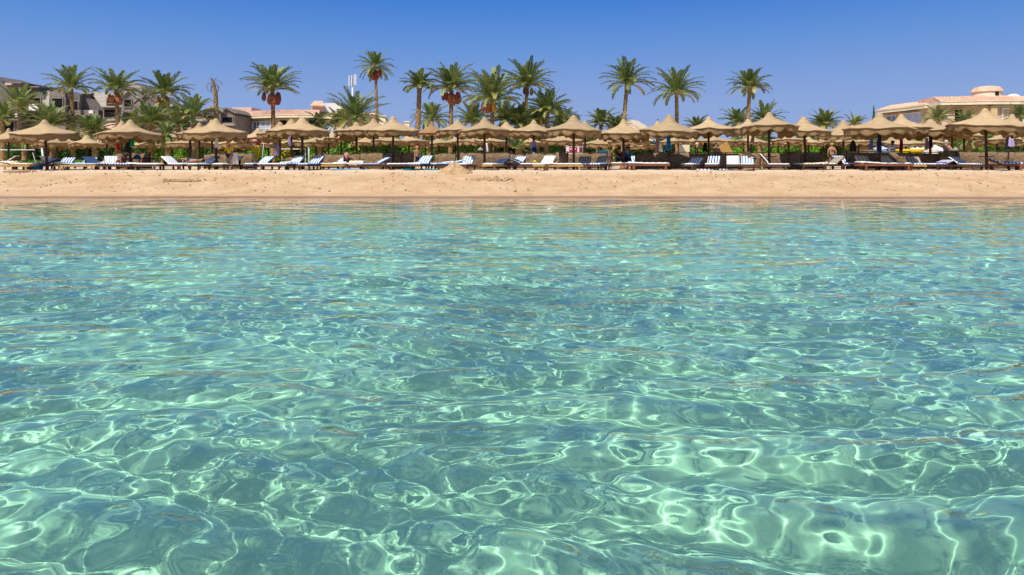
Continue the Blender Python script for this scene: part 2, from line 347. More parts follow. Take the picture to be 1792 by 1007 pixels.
def stripes(name, c1, c2, period, duty=0.5, axis='X', off=0.0, c3=None):
    m = bpy.data.materials.new(name); m.use_nodes = True; t = m.node_tree; b = t.nodes['Principled BSDF']
    b.inputs['Roughness'].default_value = 0.9; b.inputs['Specular IOR Level'].default_value = 0.1
    tc = t.nodes.new('ShaderNodeTexCoord'); sp = t.nodes.new('ShaderNodeSeparateXYZ'); t.links.new(tc.outputs['Object'], sp.inputs[0])
    a = t.nodes.new('ShaderNodeMath'); a.operation = 'MULTIPLY_ADD'; a.inputs[1].default_value = 1 / period; a.inputs[2].default_value = 50 + off; t.links.new(sp.outputs[axis], a.inputs[0])
    f = t.nodes.new('ShaderNodeMath'); f.operation = 'FRACT'; t.links.new(a.outputs[0], f.inputs[0])
    r = t.nodes.new('ShaderNodeValToRGB'); r.color_ramp.interpolation = 'CONSTANT'; r.color_ramp.elements[0].color = (*c1, 1)
    r.color_ramp.elements[1].position = duty; r.color_ramp.elements[1].color = (*c2, 1)
    if c3: e = r.color_ramp.elements.new(duty + (1 - duty) * 0.6); e.color = (*c3, 1)
    t.links.new(f.outputs[0], r.inputs[0]); t.links.new(r.outputs[0], b.inputs['Base Color']); return m
WH = (0.82, 0.82, 0.81)
M['s_navy'] = stripes('navy_and_white_stripes', (0.04, 0.10, 0.34), WH, 0.145, 0.48)
M['s_slate'] = stripes('slate_and_white_stripes', (0.15, 0.24, 0.36), WH, 0.15, 0.45)
M['s_blue'] = stripes('blue_and_white_stripes', (0.06, 0.24, 0.62), WH, 0.15, 0.42)
M['s_blue2'] = stripes('blue_and_white_towel_stripes', (0.04, 0.16, 0.52), WH, 0.15, 0.45, 'Y')
M['s_thin'] = stripes('white_with_thin_blue_stripes', (0.20, 0.36, 0.46), WH, 0.13, 0.22)
M['s_tan'] = stripes('tan_and_grey_stripes', (0.30, 0.17, 0.07), (0.44, 0.42, 0.36), 0.15, 0.45, c3=(0.34, 0.36, 0.37))
M['s_orange'] = stripes('ochre_and_white_stripes', (0.56, 0.27, 0.03), (0.62, 0.62, 0.62), 0.19, 0.38, c3=(0.50, 0.52, 0.56))
M['s_yellow'] = stripes('yellow_and_white_stripes', (0.72, 0.47, 0.10), WH, 0.2, 0.4, 'Y')
M['s_purple'] = stripes('violet_and_white_stripes', (0.10, 0.07, 0.32), WH, 0.2, 0.42, 'Y')
M['s_cross'] = stripes('blue_cross_stripes', (0.04, 0.13, 0.48), WH, 0.16, 0.45, 'Y')
M['s_pale'] = mat('pale_blue_cloth', (0.42, 0.52, 0.66), 0.9, 0.1, 0.06, 5)
def wicker():
    m = bpy.data.materials.new('woven_reed'); m.use_nodes = True; t = m.node_tree; b = t.nodes['Principled BSDF']; b.inputs['Roughness'].default_value = 0.9; b.inputs['Specular IOR Level'].default_value = 0.1
    tc = t.nodes.new('ShaderNodeTexCoord'); mp = t.nodes.new('ShaderNodeMapping'); mp.inputs['Scale'].default_value = (2.2, 2.2, 13); t.links.new(tc.outputs['Object'], mp.inputs[0])
    n = t.nodes.new('ShaderNodeTexNoise'); n.inputs['Scale'].default_value = 2.0; n.inputs['Detail'].default_value = 7; n.inputs['Roughness'].default_value = 0.75; t.links.new(mp.outputs[0], n.inputs['Vector'])
    r = t.nodes.new('ShaderNodeValToRGB'); r.color_ramp.elements[0].position = 0.36; r.color_ramp.elements[1].position = 0.66
    r.color_ramp.elements[0].color = (0.045, 0.026, 0.016, 1); r.color_ramp.elements[1].color = (0.42, 0.285, 0.155, 1); t.links.new(n.outputs['Fac'], r.inputs[0]); t.links.new(r.outputs[0], b.inputs['Base Color'])
    bp = t.nodes.new('ShaderNodeBump'); bp.inputs['Distance'].default_value = 0.02; t.links.new(n.outputs['Fac'], bp.inputs['Height']); t.links.new(bp.outputs[0], b.inputs['Normal']); return m
M['wicker'] = wicker()
def leafmat(name, c1, c2, c3, trans=0.25):
    m = bpy.data.materials.new(name); m.use_nodes = True; t = m.node_tree; b = t.nodes['Principled BSDF']; b.inputs['Roughness'].default_value = 0.5; b.inputs['Specular IOR Level'].default_value = 0.35
    at = t.nodes.new('ShaderNodeAttribute'); at.attribute_name = 'tone'
    g = t.nodes.new('ShaderNodeNewGeometry'); ad = t.nodes.new('ShaderNodeMath'); ad.operation = 'MULTIPLY_ADD'; ad.inputs[1].default_value = 0.25
    t.links.new(g.outputs['Random Per Island'], ad.inputs[0]); t.links.new(at.outputs['Fac'], ad.inputs[2])
    r = t.nodes.new('ShaderNodeValToRGB'); r.color_ramp.elements[0].color = (*c1, 1); r.color_ramp.elements[1].position = 1.15 if False else 1.0; r.color_ramp.elements[1].color = (*c3, 1)
    e = r.color_ramp.elements.new(0.62); e.color = (*c2, 1); t.links.new(ad.outputs[0], r.inputs[0]); t.links.new(r.outputs[0], b.inputs['Base Color'])
    tr = t.nodes.new('ShaderNodeBsdfTranslucent'); t.links.new(r.outputs[0], tr.inputs['Color']); mxs = t.nodes.new('ShaderNodeMixShader'); mxs.inputs[0].default_value = trans
    t.links.new(b.outputs[0], mxs.inputs[1]); t.links.new(tr.outputs[0], mxs.inputs[2]); t.links.new(mxs.outputs[0], t.nodes['Material Output'].inputs['Surface']); return m
M['frond'] = leafmat('palm_leaflets', (0.06, 0.12, 0.04), (0.34, 0.39, 0.115), (0.74, 0.62, 0.28))
M['frond_dry'] = leafmat('dry_palm_leaflets', (0.20, 0.13, 0.06), (0.30, 0.20, 0.10), (0.40, 0.28, 0.14))
M['leaf'] = leafmat('shrub_leaves', (0.05, 0.16, 0.016), (0.26, 0.50, 0.045), (0.48, 0.68, 0.11), 0.38)
M['leaf_dark'] = leafmat('dark_tree_leaves', (0.02, 0.08, 0.012), (0.07, 0.20, 0.02), (0.20, 0.38, 0.04), 0.3)
M['flower'] = mat('yellow_blossom', (0.75, 0.52, 0.02), 0.8, 0.1)
M['trunk'] = mat('palm_bark', (0.17, 0.095, 0.04), 0.95, 0.1, col2=(0.50, 0.32, 0.15), vscale=7, bump=0.03, bscale=14)
M['twig'] = mat('brown_branch', (0.13, 0.08, 0.045), 0.95, 0.1, 0.3, 8)
M['dates'] = mat('ripening_dates', (0.26, 0.055, 0.025), 0.6, 0.3, col2=(0.55, 0.20, 0.08), vscale=3.5, bump=0.03, bscale=22)
M['dates_red'] = mat('dark_red_dates', (0.17, 0.03, 0.03), 0.6, 0.3, col2=(0.36, 0.085, 0.06), vscale=3.5, bump=0.03, bscale=22)
M['dates_yellow'] = mat('yellow_dates', (0.50, 0.24, 0.015), 0.6, 0.3, col2=(0.70, 0.42, 0.04), vscale=3.5, bump=0.03, bscale=22)

# ------------------------------------------------------------ straw umbrella
UMB = 'straw umbrellas on the beach'
def umbrella(px, ya, half, yr_, D, label, lean=0.0, shelf=False, m='thatch', lobes=13, seed=0, finial=False):
    g = random.Random(seed * 13 + int(px)); b0 = base(px, D)
    H = wz(ya, D) - b0.z; Rr = half * D / FPX; rim = wz(yr_, D) - b0.z; drop = H - rim
    th = thing('straw_umbrella', label, 'umbrella', b0, g.uniform(0, 6.28), UMB)
    pk = g.uniform(0.85, 1.1); prof = [(0.0, 1.0), (0.03 * pk, 0.99), (0.062 * pk, 0.95), (0.10 * pk, 0.85), (0.14 * pk, 0.735), (0.19 * pk, 0.62), (0.26, 0.505), (0.37, 0.40), (0.52, 0.29), (0.66, 0.20), (0.79, 0.125), (0.90, 0.06), (1.0, 0.0)]
    ph = [g.uniform(0, 6.28) for _ in range(6)]; tilt = g.uniform(-0.05, 0.05); ta = g.uniform(0, 6.28)
    def wob(r, z, q, j):
        e = (r / Rr) ** 2 if Rr else 0
        rr = r * (1 + 0.02 * math.sin(3 * q + ph[0]) * e + 0.008 * math.sin(17 * q + ph[3]) * e)
        zz = z + e * (0.035 * math.sin(2 * q + ph[1]) + 0.022 * math.sin(5 * q + ph[2]) + 0.012 * math.sin(11 * q + ph[4])) + 0.01 * math.sin(7 * q + ph[5] + r * 6) * (r / Rr)
        zz += tilt * r * math.cos(q - ta); return rr, zz
    NS = 78
    cb = MB(); cb.lathe([(max(0.004, a) * Rr, rim + drop * z) for a, z in prof] + [(Rr * 1.012, rim - 0.035)], NS, wob=wob)
    can = cb.build('canopy', M[m], th, True); solidify(can, 0.035)
    vh = (0.255 + 0.06 * g.random()) * min(1.15, Rr / 1.55); vb = MB()
    def wobv(r, z, q, j):
        rr0, zz0 = wob(Rr, rim, q, 12); f = j / 4.0; rr0 -= 0.05; zz0 -= 0.01; rag = (g.uniform(-0.03, 0.03) if j == 4 else g.uniform(-0.008, 0.008))
        sc_ = 0.50 + 0.50 * abs(math.sin(lobes * q / 2 + ph[1])) ** 0.9 + 0.06 * math.sin(9 * q + ph[2])
        return rr0 + (0.035 * math.sin(lobes * q + ph[0]) + 0.02 * math.sin(23 * q + ph[3])) * f - 0.06 * f + 0.010, zz0 - vh * f * sc_ * 1.35 + rag
    vb.lathe([(Rr, 0)] * 5, NS, wob=wobv)
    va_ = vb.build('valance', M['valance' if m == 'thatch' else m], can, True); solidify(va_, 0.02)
    top = H - 0.22 * drop; lx = lean
    MB().tube([(-lx * 1.0, 0, -0.15), (-lx * 0.5, 0, top * 0.5), (0, 0, top)], [0.075, 0.07, 0.06], 8).build('pole', M['pole'], th, True)
    rb = MB()
    for k in range(8):
        q = 2 * math.pi * k / 8 + 0.2
        rb.tube([(0.05 * math.cos(q), 0.05 * math.sin(q), rim + drop * 0.50), (Rr * 0.5 * math.cos(q), Rr * 0.5 * math.sin(q), rim + drop * 0.22), (Rr * 0.97 * math.cos(q), Rr * 0.97 * math.sin(q), rim - 0.07)], 0.022, 5)
    rb.build('ribs', M['pole'], th)
    if shelf:
        MB().lathe([(0.02, 0.70), (0.34, 0.70), (0.36, 0.72), (0.34, 0.745), (0.02, 0.745)], 20, c=(-lx * 0.7, 0, 0)).build('shelf', M['pole'], th)
    if finial: MB().lathe([(0.001, H - .02), (0.05, H), (0.03, H + 0.06), (0.05, H + 0.12), (0.001, H + 0.16)], 8).build('finial', M['pole'], th)
    th.rotation_euler = (0, 0, 0) if lean else (0, 0, g.uniform(0, 6.28))
    return th

# ------------------------------------------------------------ sun lounger
LNG = 'sun loungers on the beach'
def slab_mesh(mb, path, wd_, th_, mi=0, nx=8, puff=0.015):
    """a cushion following path [(y,z)] with rounded long edges"""
    ring = []
    for i in range(nx + 1):
        u_ = i / nx; x = -wd_ / 2 + wd_ * u_; e = min(u_, 1 - u_); k = 1.0 if e > 0.12 else 0.62 + 0.38 * (e / 0.12)
        ring.append((x, k))
    pts = []
    n = len(path)
    for i, (y, z) in enumerate(path):
        y0, z0 = path[max(0, i - 1)]; y1, z1 = path[min(n - 1, i + 1)]; L = math.hypot(y1 - y0, z1 - z0) or 1; ny, nz = -(z1 - z0) / L, (y1 - y0) / L
        endk = 0.72 if i in (0, n - 1) else 1.0
        pf = puff * math.sin(math.pi * ((i * 0.5) % 1))
        topr = [(x, y + ny * (th_ * k * endk + pf), z + nz * (th_ * k * endk + pf)) for x, k in ring]; bot = [(x, y, z) for x, k in ring[::-1]]
        pts.append(topr + bot)
    m_ = len(pts[0]); vs = [p for r_ in pts for p in r_]
    fs = [(i * m_ + k, i * m_ + (k + 1) % m_, (i + 1) * m_ + (k + 1) % m_, (i + 1) * m_ + k) for i in range(n - 1) for k in range(m_)]
    fs += [tuple(range(m_))[::-1], tuple((n - 1) * m_ + k for k in range(m_))]
    mb.add(vs, fs, mi)
def lounger(px, D, yaw, ang, label, mt='s_blue', back=None, wood='brown', h=0.33, towel=None, fl=1.95, w_=0.68, cat='sun lounger'):
    """yaw 0 puts the foot end towards the sea; positive turns the foot end to the right in the picture"""
    fl = fl * 0.93 if fl < 2 else fl; yaw = yaw * 0.66 if abs(yaw) < 60 else yaw; w_ = 0.70
    th = thing('sun_lounger', label, cat, base(px, D), R(yaw), LNG)
    hy = 0.22; L0 = -fl / 2; L1 = fl / 2; bl = L1 - hy; a = R(ang); fb = MB()
    for s_ in (-1, 1): fb.box((s_ * (w_ / 2 - 0.03), (L0 + L1) / 2, h - 0.05), (0.05, fl, 0.09))
    for k in range(11):
        y = L0 + 0.05 + k * (hy - L0 - 0.05) / 10; fb.box((0, y, h + 0.004), (w_ - 0.06, 0.075, 0.022))
    fb.box((0, L0 + 0.02, h - 0.05), (w_ - 0.112, 0.04, 0.08)); fb.box((0, L1 - 0.02, h - 0.05), (w_ - 0.112, 0.04, 0.08))
    fb.build('frame', M[wood], th)
    for sx in (-1, 1):
        for y in (L0 + 0.22, L1 - 0.30): MB().box((sx * (w_ / 2 - 0.035), y, (h - 0.096) / 2 - 0.03), (0.065, 0.09, h - 0.096 + 0.06)).build('leg', M[wood], th)
    bf = MB(); ca, sa = math.cos(a), math.sin(a)
    for s_ in (-1, 1): bf.box((s_ * (w_ / 2 - 0.09), hy + ca * bl / 2, h + 0.03 + sa * bl / 2), (0.045, bl, 0.03), rx=a)
    for k in range(7): q = 0.06 + k * (bl - 0.1) / 6; bf.box((0, hy + ca * q, h + 0.055 + sa * q), (w_ - 0.16, 0.07, 0.018), rx=a)
    if ang > 12: bf.box((0, hy + ca * bl * 0.75 + 0.1, (h + sa * bl * 0.75) / 2 + 0.1), (0.35, 0.03, max(0.1, sa * bl * 0.75)), rx=-0.25)
    bf.build('backrest_frame', M[wood], th)
    zt = h + 0.02; path = [(L0 + 0.02 + (hy - L0 - 0.02) * k / 8, zt + 0.004 * (k % 2)) for k in range(9)]
    bp_ = [(hy + ca * bl * k / 6 * 1.02, zt + 0.055 * (1 if ang > 3 else 0.2) + sa * bl * k / 6 * 1.02) for k in range(1, 7)]
    off = (-sa * 0.03, ca * 0.03)
    if back is None:
        c = MB(); slab_mesh(c, path + [(p[0] + off[0], p[1]) for p in bp_], w_ - 0.03, 0.058); c.build('mattress', M[mt], th, True)
    else:
        c = MB(); slab_mesh(c, path, w_ - 0.03, 0.058); c.build('mattress', M[mt], th, True)
        c = MB(); slab_mesh(c, [(hy + 0.03 + off[0], zt + 0.05)] + [(p[0] + off[0], p[1]) for p in bp_], w_ - 0.03, 0.058); c.build('back_cushion', M[back], th, True)
    return th

# ------------------------------------------------------------ woven windbreak
def windbreak(px0, px1, D0, D1, label, top=0.92, rail='pole', h0=0.02):
    a = base(px0, D0); b_ = base(px1, D1); dv = b_ - a; L = math.hypot(dv.x, dv.y); rz = math.atan2(dv.y, dv.x)
    th = thing('woven_windbreak', label, 'windbreak', a, rz, 'woven reed windbreaks between the umbrellas')
    p = MB(); n = max(8, int(L / 0.12)); vs = []; g = random.Random(int(px0 * 3))
    ws = [g.uniform(0, 6.28) for _ in range(3)]
    for i in range(n + 1):
        x = L * i / n; y = 0.025 * math.sin(x * 7 + ws[0]) + 0.012 * math.sin(x * 19 + ws[1])
        tz = top - 0.03 + 0.018 * math.sin(x * 3 + ws[2]) + g.uniform(-0.012, 0.012)
        for z in (h0, tz * 0.33, tz * 0.66, tz): vs.append((x, y + 0.01 * math.sin(z * 9 + x * 4), z))
    p.add(vs, [(i * 4 + k, (i + 1) * 4 + k, (i + 1) * 4 + k + 1, i * 4 + k + 1) for i in range(n) for k in range(3)])
    solidify(p.build('woven_panel', M['wicker'], th, True), 0.03)
    np_ = max(2, round(L / 1.1) + 1)
    for i in range(np_): MB().tube([(L * i / (np_ - 1), 0.05, -0.1), (L * i / (np_ - 1), 0.05, top)], 0.035, 7).build('post', M[rail], th)
    MB().box((L / 2, 0.02, top + 0.021), (L + 0.1, 0.10, 0.04)).build('top_rail', M[rail], th)
    return th

# ------------------------------------------------------------ palms
def frond_arrays(n, L, e0, e1, g, curl=1.0, dens=34, leaf=0.42, wind=0.0):
    V = []; F = []; T = []
    cnt = 0
    for i in range(n):
        f = (i + 0.5) / n
        az = i * 2.39996 + g.uniform(-0.25, 0.25); el = R(e0 + (e1 - e0) * f ** 0.8 + g.uniform(-7, 7)); Lf = L * (0.72 + 0.28 * math.sin(math.pi * min(1, 0.25 + f * 0.7))) * g.uniform(0.88, 1.08)
        if e0 - e1 > 40 and f < 0.15: Lf *= 0.75
        tone = 0.05 + 0.45 * g.random() + (0.30 * max(0, f - 0.62) / 0.38 * g.random() * 1.6)
        bend = R(38 + 30 * g.random()) * curl * (0.25 + 1.0 * math.cos(el))
        ns = 14; p = np.zeros((ns + 1, 3)); tg = np.zeros((ns + 1, 3)); hd = np.array([math.cos(az), math.sin(az), 0]); tw = g.uniform(-0.3, 0.3)
        for k in range(ns + 1):
            s_ = k / ns; e = el - bend * s_ ** 1.7; a2 = az + tw * s_ ** 2; hd = np.array([math.cos(a2), math.sin(a2), 0])
            tg[k] = hd * math.cos(e) + np.array([wind * s_, 0, math.sin(e)]); tg[k] /= np.linalg.norm(tg[k])
            if k: p[k] = p[k - 1] + (tg[k] + tg[k - 1]) * 0.5 * Lf / ns
        t_ = np.linspace(0.20, 1.0, dens); idx = t_ * ns; i0 = np.minimum(idx.astype(int), ns - 1); w1 = (idx - i0)[:, None]
        P = p[i0] * (1 - w1) + p[i0 + 1] * w1; G = tg[i0] * (1 - w1) + tg[i0 + 1] * w1
        side = np.cross(G, [0, 0, 1.0]); side /= np.maximum(np.linalg.norm(side, axis=1, keepdims=True), 1e-6); upv = np.cross(side, G)
        ll = leaf * np.clip(np.sin(np.pi * (0.10 + 0.80 * t_)) ** 0.55, 0.2, 1) * (Lf / 3.0) ** 0.5
        for sg in (-1, 1):
            sw = R(1) * (58 - 30 * t_) + np.array([g.gauss(0, 0.12) for _ in range(dens)])
            vv = 0.38 + np.array([g.gauss(0, 0.22) for _ in range(dens)])
            dr = G * np.cos(sw)[:, None] + sg * side * np.sin(sw)[:, None] + upv * (vv * np.sin(sw))[:, None]
            dr[:, 2] -= 0.10; dr /= np.linalg.norm(dr, axis=1, keepdims=True)
            wv = np.cross(dr, upv); wv /= np.maximum(np.linalg.norm(wv, axis=1, keepdims=True), 1e-6); wv *= 0.037 * (leaf / 0.42)
            tip = P + dr * ll[:, None]; tip[:, 2] -= 0.10 * ll; mid = P + dr * (ll * 0.42)[:, None]
            q = np.stack([P, mid + wv, tip, mid - wv], 1).reshape(-1, 3)
            V.append(q); F.append(np.arange(cnt, cnt + len(q)).reshape(-1, 4)); cnt += len(q); T.append(np.full(len(q), tone))
        # rachis as a thin three-sided rod
        rr = 0.035 * (1 - 0.8 * np.linspace(0, 1, ns + 1)); sd_ = np.cross(tg, [0, 0, 1.0]); sd_ /= np.maximum(np.linalg.norm(sd_, axis=1, keepdims=True), 1e-6); u3 = np.cross(sd_, tg)
        q = np.stack([p + sd_ * rr[:, None], p - sd_ * rr[:, None], p - u3 * rr[:, None]], 1).reshape(-1, 3)
        ff = [[k * 3 + a + cnt, k * 3 + (a + 1) % 3 + cnt, (k + 1) * 3 + (a + 1) % 3 + cnt, (k + 1) * 3 + a + cnt] for k in range(ns) for a in range(3)]
        V.append(q); F.append(np.array(ff)); cnt += len(q); T.append(np.full(len(q), 0.62 + 0.1 * g.random()))
    return np.concatenate(V), np.concatenate(F), np.concatenate(T)
def np_mesh(name, V, F, m, parent=None, tone=None, smooth=False):
    me = bpy.data.meshes.new(name); me.vertices.add(len(V)); me.vertices.foreach_set('co', V.astype(np.float32).ravel())
    k = F.shape[1]; me.loops.add(F.size); me.loops.foreach_set('vertex_index', F.astype(np.int32).ravel()); me.polygons.add(len(F)); me.polygons.foreach_set('loop_start', np.arange(0, F.size, k, dtype=np.int32))
    if smooth: me.polygons.foreach_set('use_smooth', np.ones(len(F), dtype=bool))
    me.update(calc_edges=True); me.materials.append(m)
    if tone is not None: a = me.attributes.new('tone', 'FLOAT', 'POINT'); a.data.foreach_set('value', tone.astype(np.float32))
    o = bpy.data.objects.new(name, me); col.objects.link(o)
    if parent is not None: o.parent = parent
    return o
def trunk_mesh(pts, r0, r1, parent, m='trunk', boot=True):
    pts = [Vector(p) for p in pts]; L = (pts[-1] - pts[0]).length; n = max(6, int(L / 0.11)); NS = 12; vs = []
    for j in range(n + 1):
        s_ = j / n; k = s_ * (len(pts) - 1); i = min(int(k), len(pts) - 2); c = pts[i].lerp(pts[i + 1], k - i); r = r0 + (r1 - r0) * s_
        if boot and s_ > 1 - 0.5 / max(L, 1): r *= 1 + 0.5 * (s_ - (1 - 0.5 / L)) * L
        if s_ < 0.06: r *= 1.25 - 4 * s_
        for a in range(NS):
            q = 2 * math.pi * (a + 0.5 * (j // 2 % 2)) / NS; rr = r * (1 + (0.16 if (j % 2 == 0) == (a % 2 == 0) else -0.06))
            vs.append(c + Vector((math.cos(q) * rr, math.sin(q) * rr, 0.03 if a % 2 else -0.01)))
    fs = [(j * NS + a, j * NS + (a + 1) % NS, (j + 1) * NS + (a + 1) % NS, (j + 1) * NS + a) for j in range(n) for a in range(NS)] + [tuple(n * NS + a for a in range(NS))]
    return link_mesh('trunk', vs, fs, M[m], parent)
PALM = 'date palms behind the beach'
def palm(px, yc, half, D, label, n=46, up=None, fruit=None, base_px=None, e0=88, e1=10, curl=1.0, seed=0, wind=0.0, thick=0.19, dens=40, fan=1.0):
    """crown centre at photograph point (px, yc); half = how far its fronds reach sideways, in photograph pixels"""
    g = random.Random(seed * 7 + int(px)); bp_ = base(base_px if base_px else px, D); X = wx(px, D); zc = wz(yc, D) - bp_.z
    th = thing('date_palm', label, 'palm tree', bp_, 0, PALM)
    dx_ = X - bp_.x; Lr = half * D / FPX * 1.22
    trunk_mesh([(0, 0, -0.2), (dx_ * 0.25, 0.05, zc * 0.33), (dx_ * 0.62, 0.08, zc * 0.66), (dx_, 0, zc - 0.05)], thick * 1.1, thick * 0.82, th)
    V, F, T = frond_arrays(int(n * 0.95), Lr, e0, e1, g, curl, dens, 0.50 * fan, wind); V = V + np.array([dx_, 0, zc])
    np_mesh('crown', V, F, M['frond'], th, T)
    if fruit:
        for k, (ox, oz, ln, mname) in enumerate(fruit):
            s_ = D / FPX; c = Vector((dx_ + ox * s_, -0.28 - 0.1 * (k % 2), zc - oz * s_)); L = ln * s_ * 0.86; db = MB()
            db.lathe([(0.02, 0.12), (0.09 * L / 0.5, 0.0), (0.22 * L, -0.25 * L), (0.28 * L, -0.55 * L), (0.23 * L, -0.82 * L), (0.10 * L, -1.0 * L), (0.01, -1.03 * L)], 12, c=c,
                     wob=lambda r, z, q, j: (r * (1 + 0.12 * math.sin(3 * q + j) + 0.08 * math.sin(7 * q)), z))
            st = MB().tube([c + Vector((0, 0, 0.05)), c + Vector((-ox * s_ * 0.3, 0.1, 0.30)), Vector((dx_, 0, zc))], 0.03, 5)
            db.build('date_bunch', M[mname], th, True); st.build('fruit_stalk', M['dates_yellow'], th)
    return th

# ------------------------------------------------------------ leafy shrubs and trees from many small leaves
def leaf_cloud(blobs, n, size, g, flat=0.0):
    """blobs: (cx,cy,cz,rx,ry,rz); leaves scattered near the blob surfaces"""
    vol = np.array([b_[3] * b_[5] for b_ in blobs]); pick = g.choice(len(blobs), n, p=vol / vol.sum()); B = np.array(blobs)[pick]
    d_ = g.normal(size=(n, 3)); d_ /= np.linalg.norm(d_, axis=1, keepdims=True); r_ = g.uniform(0.35, 1.0, n) ** 0.5 * g.uniform(0.85, 1.12, n)
    c = B[:, :3] + d_ * B[:, 3:] * r_[:, None]
    a = g.normal(size=(n, 3)); a /= np.linalg.norm(a, axis=1, keepdims=True); bb = np.cross(a, d_ + 0.6 * g.normal(size=(n, 3))); bb /= np.maximum(np.linalg.norm(bb, axis=1, keepdims=True), 1e-6)
    s_ = size * g.uniform(0.6, 1.35, n)[:, None]
    V = np.stack([c - a * s_, c + bb * s_ * 0.45, c + a * s_, c - bb * s_ * 0.45], 1).reshape(-1, 3)
    tone = np.repeat(np.clip(g.normal(0.32, 0.16, n) + 0.15 * (pick % 3 - 1), 0, 0.8), 4)
    return V, np.arange(n * 4).reshape(-1, 4), tone
def shrub(px0, px1, ytop, D, label, cat='shrub', name='shrub', n=5200, m='leaf', flowers=0, group='green shrubs behind the beach', depth=1.0, size=0.085, ybase=None):
    g = np.random.default_rng(int(px0) + 17); cx = (px0 + px1) / 2; b_ = base(cx, D); Wd = (px1 - px0) * D / FPX; H = wz(ytop, D) - b_.z
    th = thing(name, label, cat, b_, 0, group)
    bl = []; nb = max(4, int(Wd / 0.75))
    for i in range(nb):
        x = -Wd / 2 + Wd * (i + 0.5) / nb + g.normal() * 0.12
        hh = H * g.uniform(0.80, 1.0); bl.append((x, g.normal() * 0.3, hh * 0.72, 0.62, depth * 0.6, hh * 0.28)); bl.append((x + g.normal() * 0.2, g.normal() * 0.3 - 0.15, hh * 0.35, 0.62, depth * 0.7, hh * 0.36))
    V, F, T = leaf_cloud(bl, n, size, g); V[:, 2] = np.maximum(V[:, 2], 0.02); np_mesh('foliage', V, F, M[m], th, T)
    s_ = MB()
    for i in range(nb): x = bl[2 * i][0]; s_.tube([(x, 0, -0.1), (x + 0.1, 0.05, H * 0.4), (x - 0.05, 0, H * 0.75)], [0.05, 0.035, 0.015], 5)
    s_.build('stems', M['twig'], th)
    if flowers:
        V, F, T = leaf_cloud([(b0[0], b0[1] - 0.35, b0[2], b0[3], b0[4], b0[5]) for b0 in bl], flowers, size * 1.25, g); np_mesh('blossom', V, F, M['flower'], th)
    return th

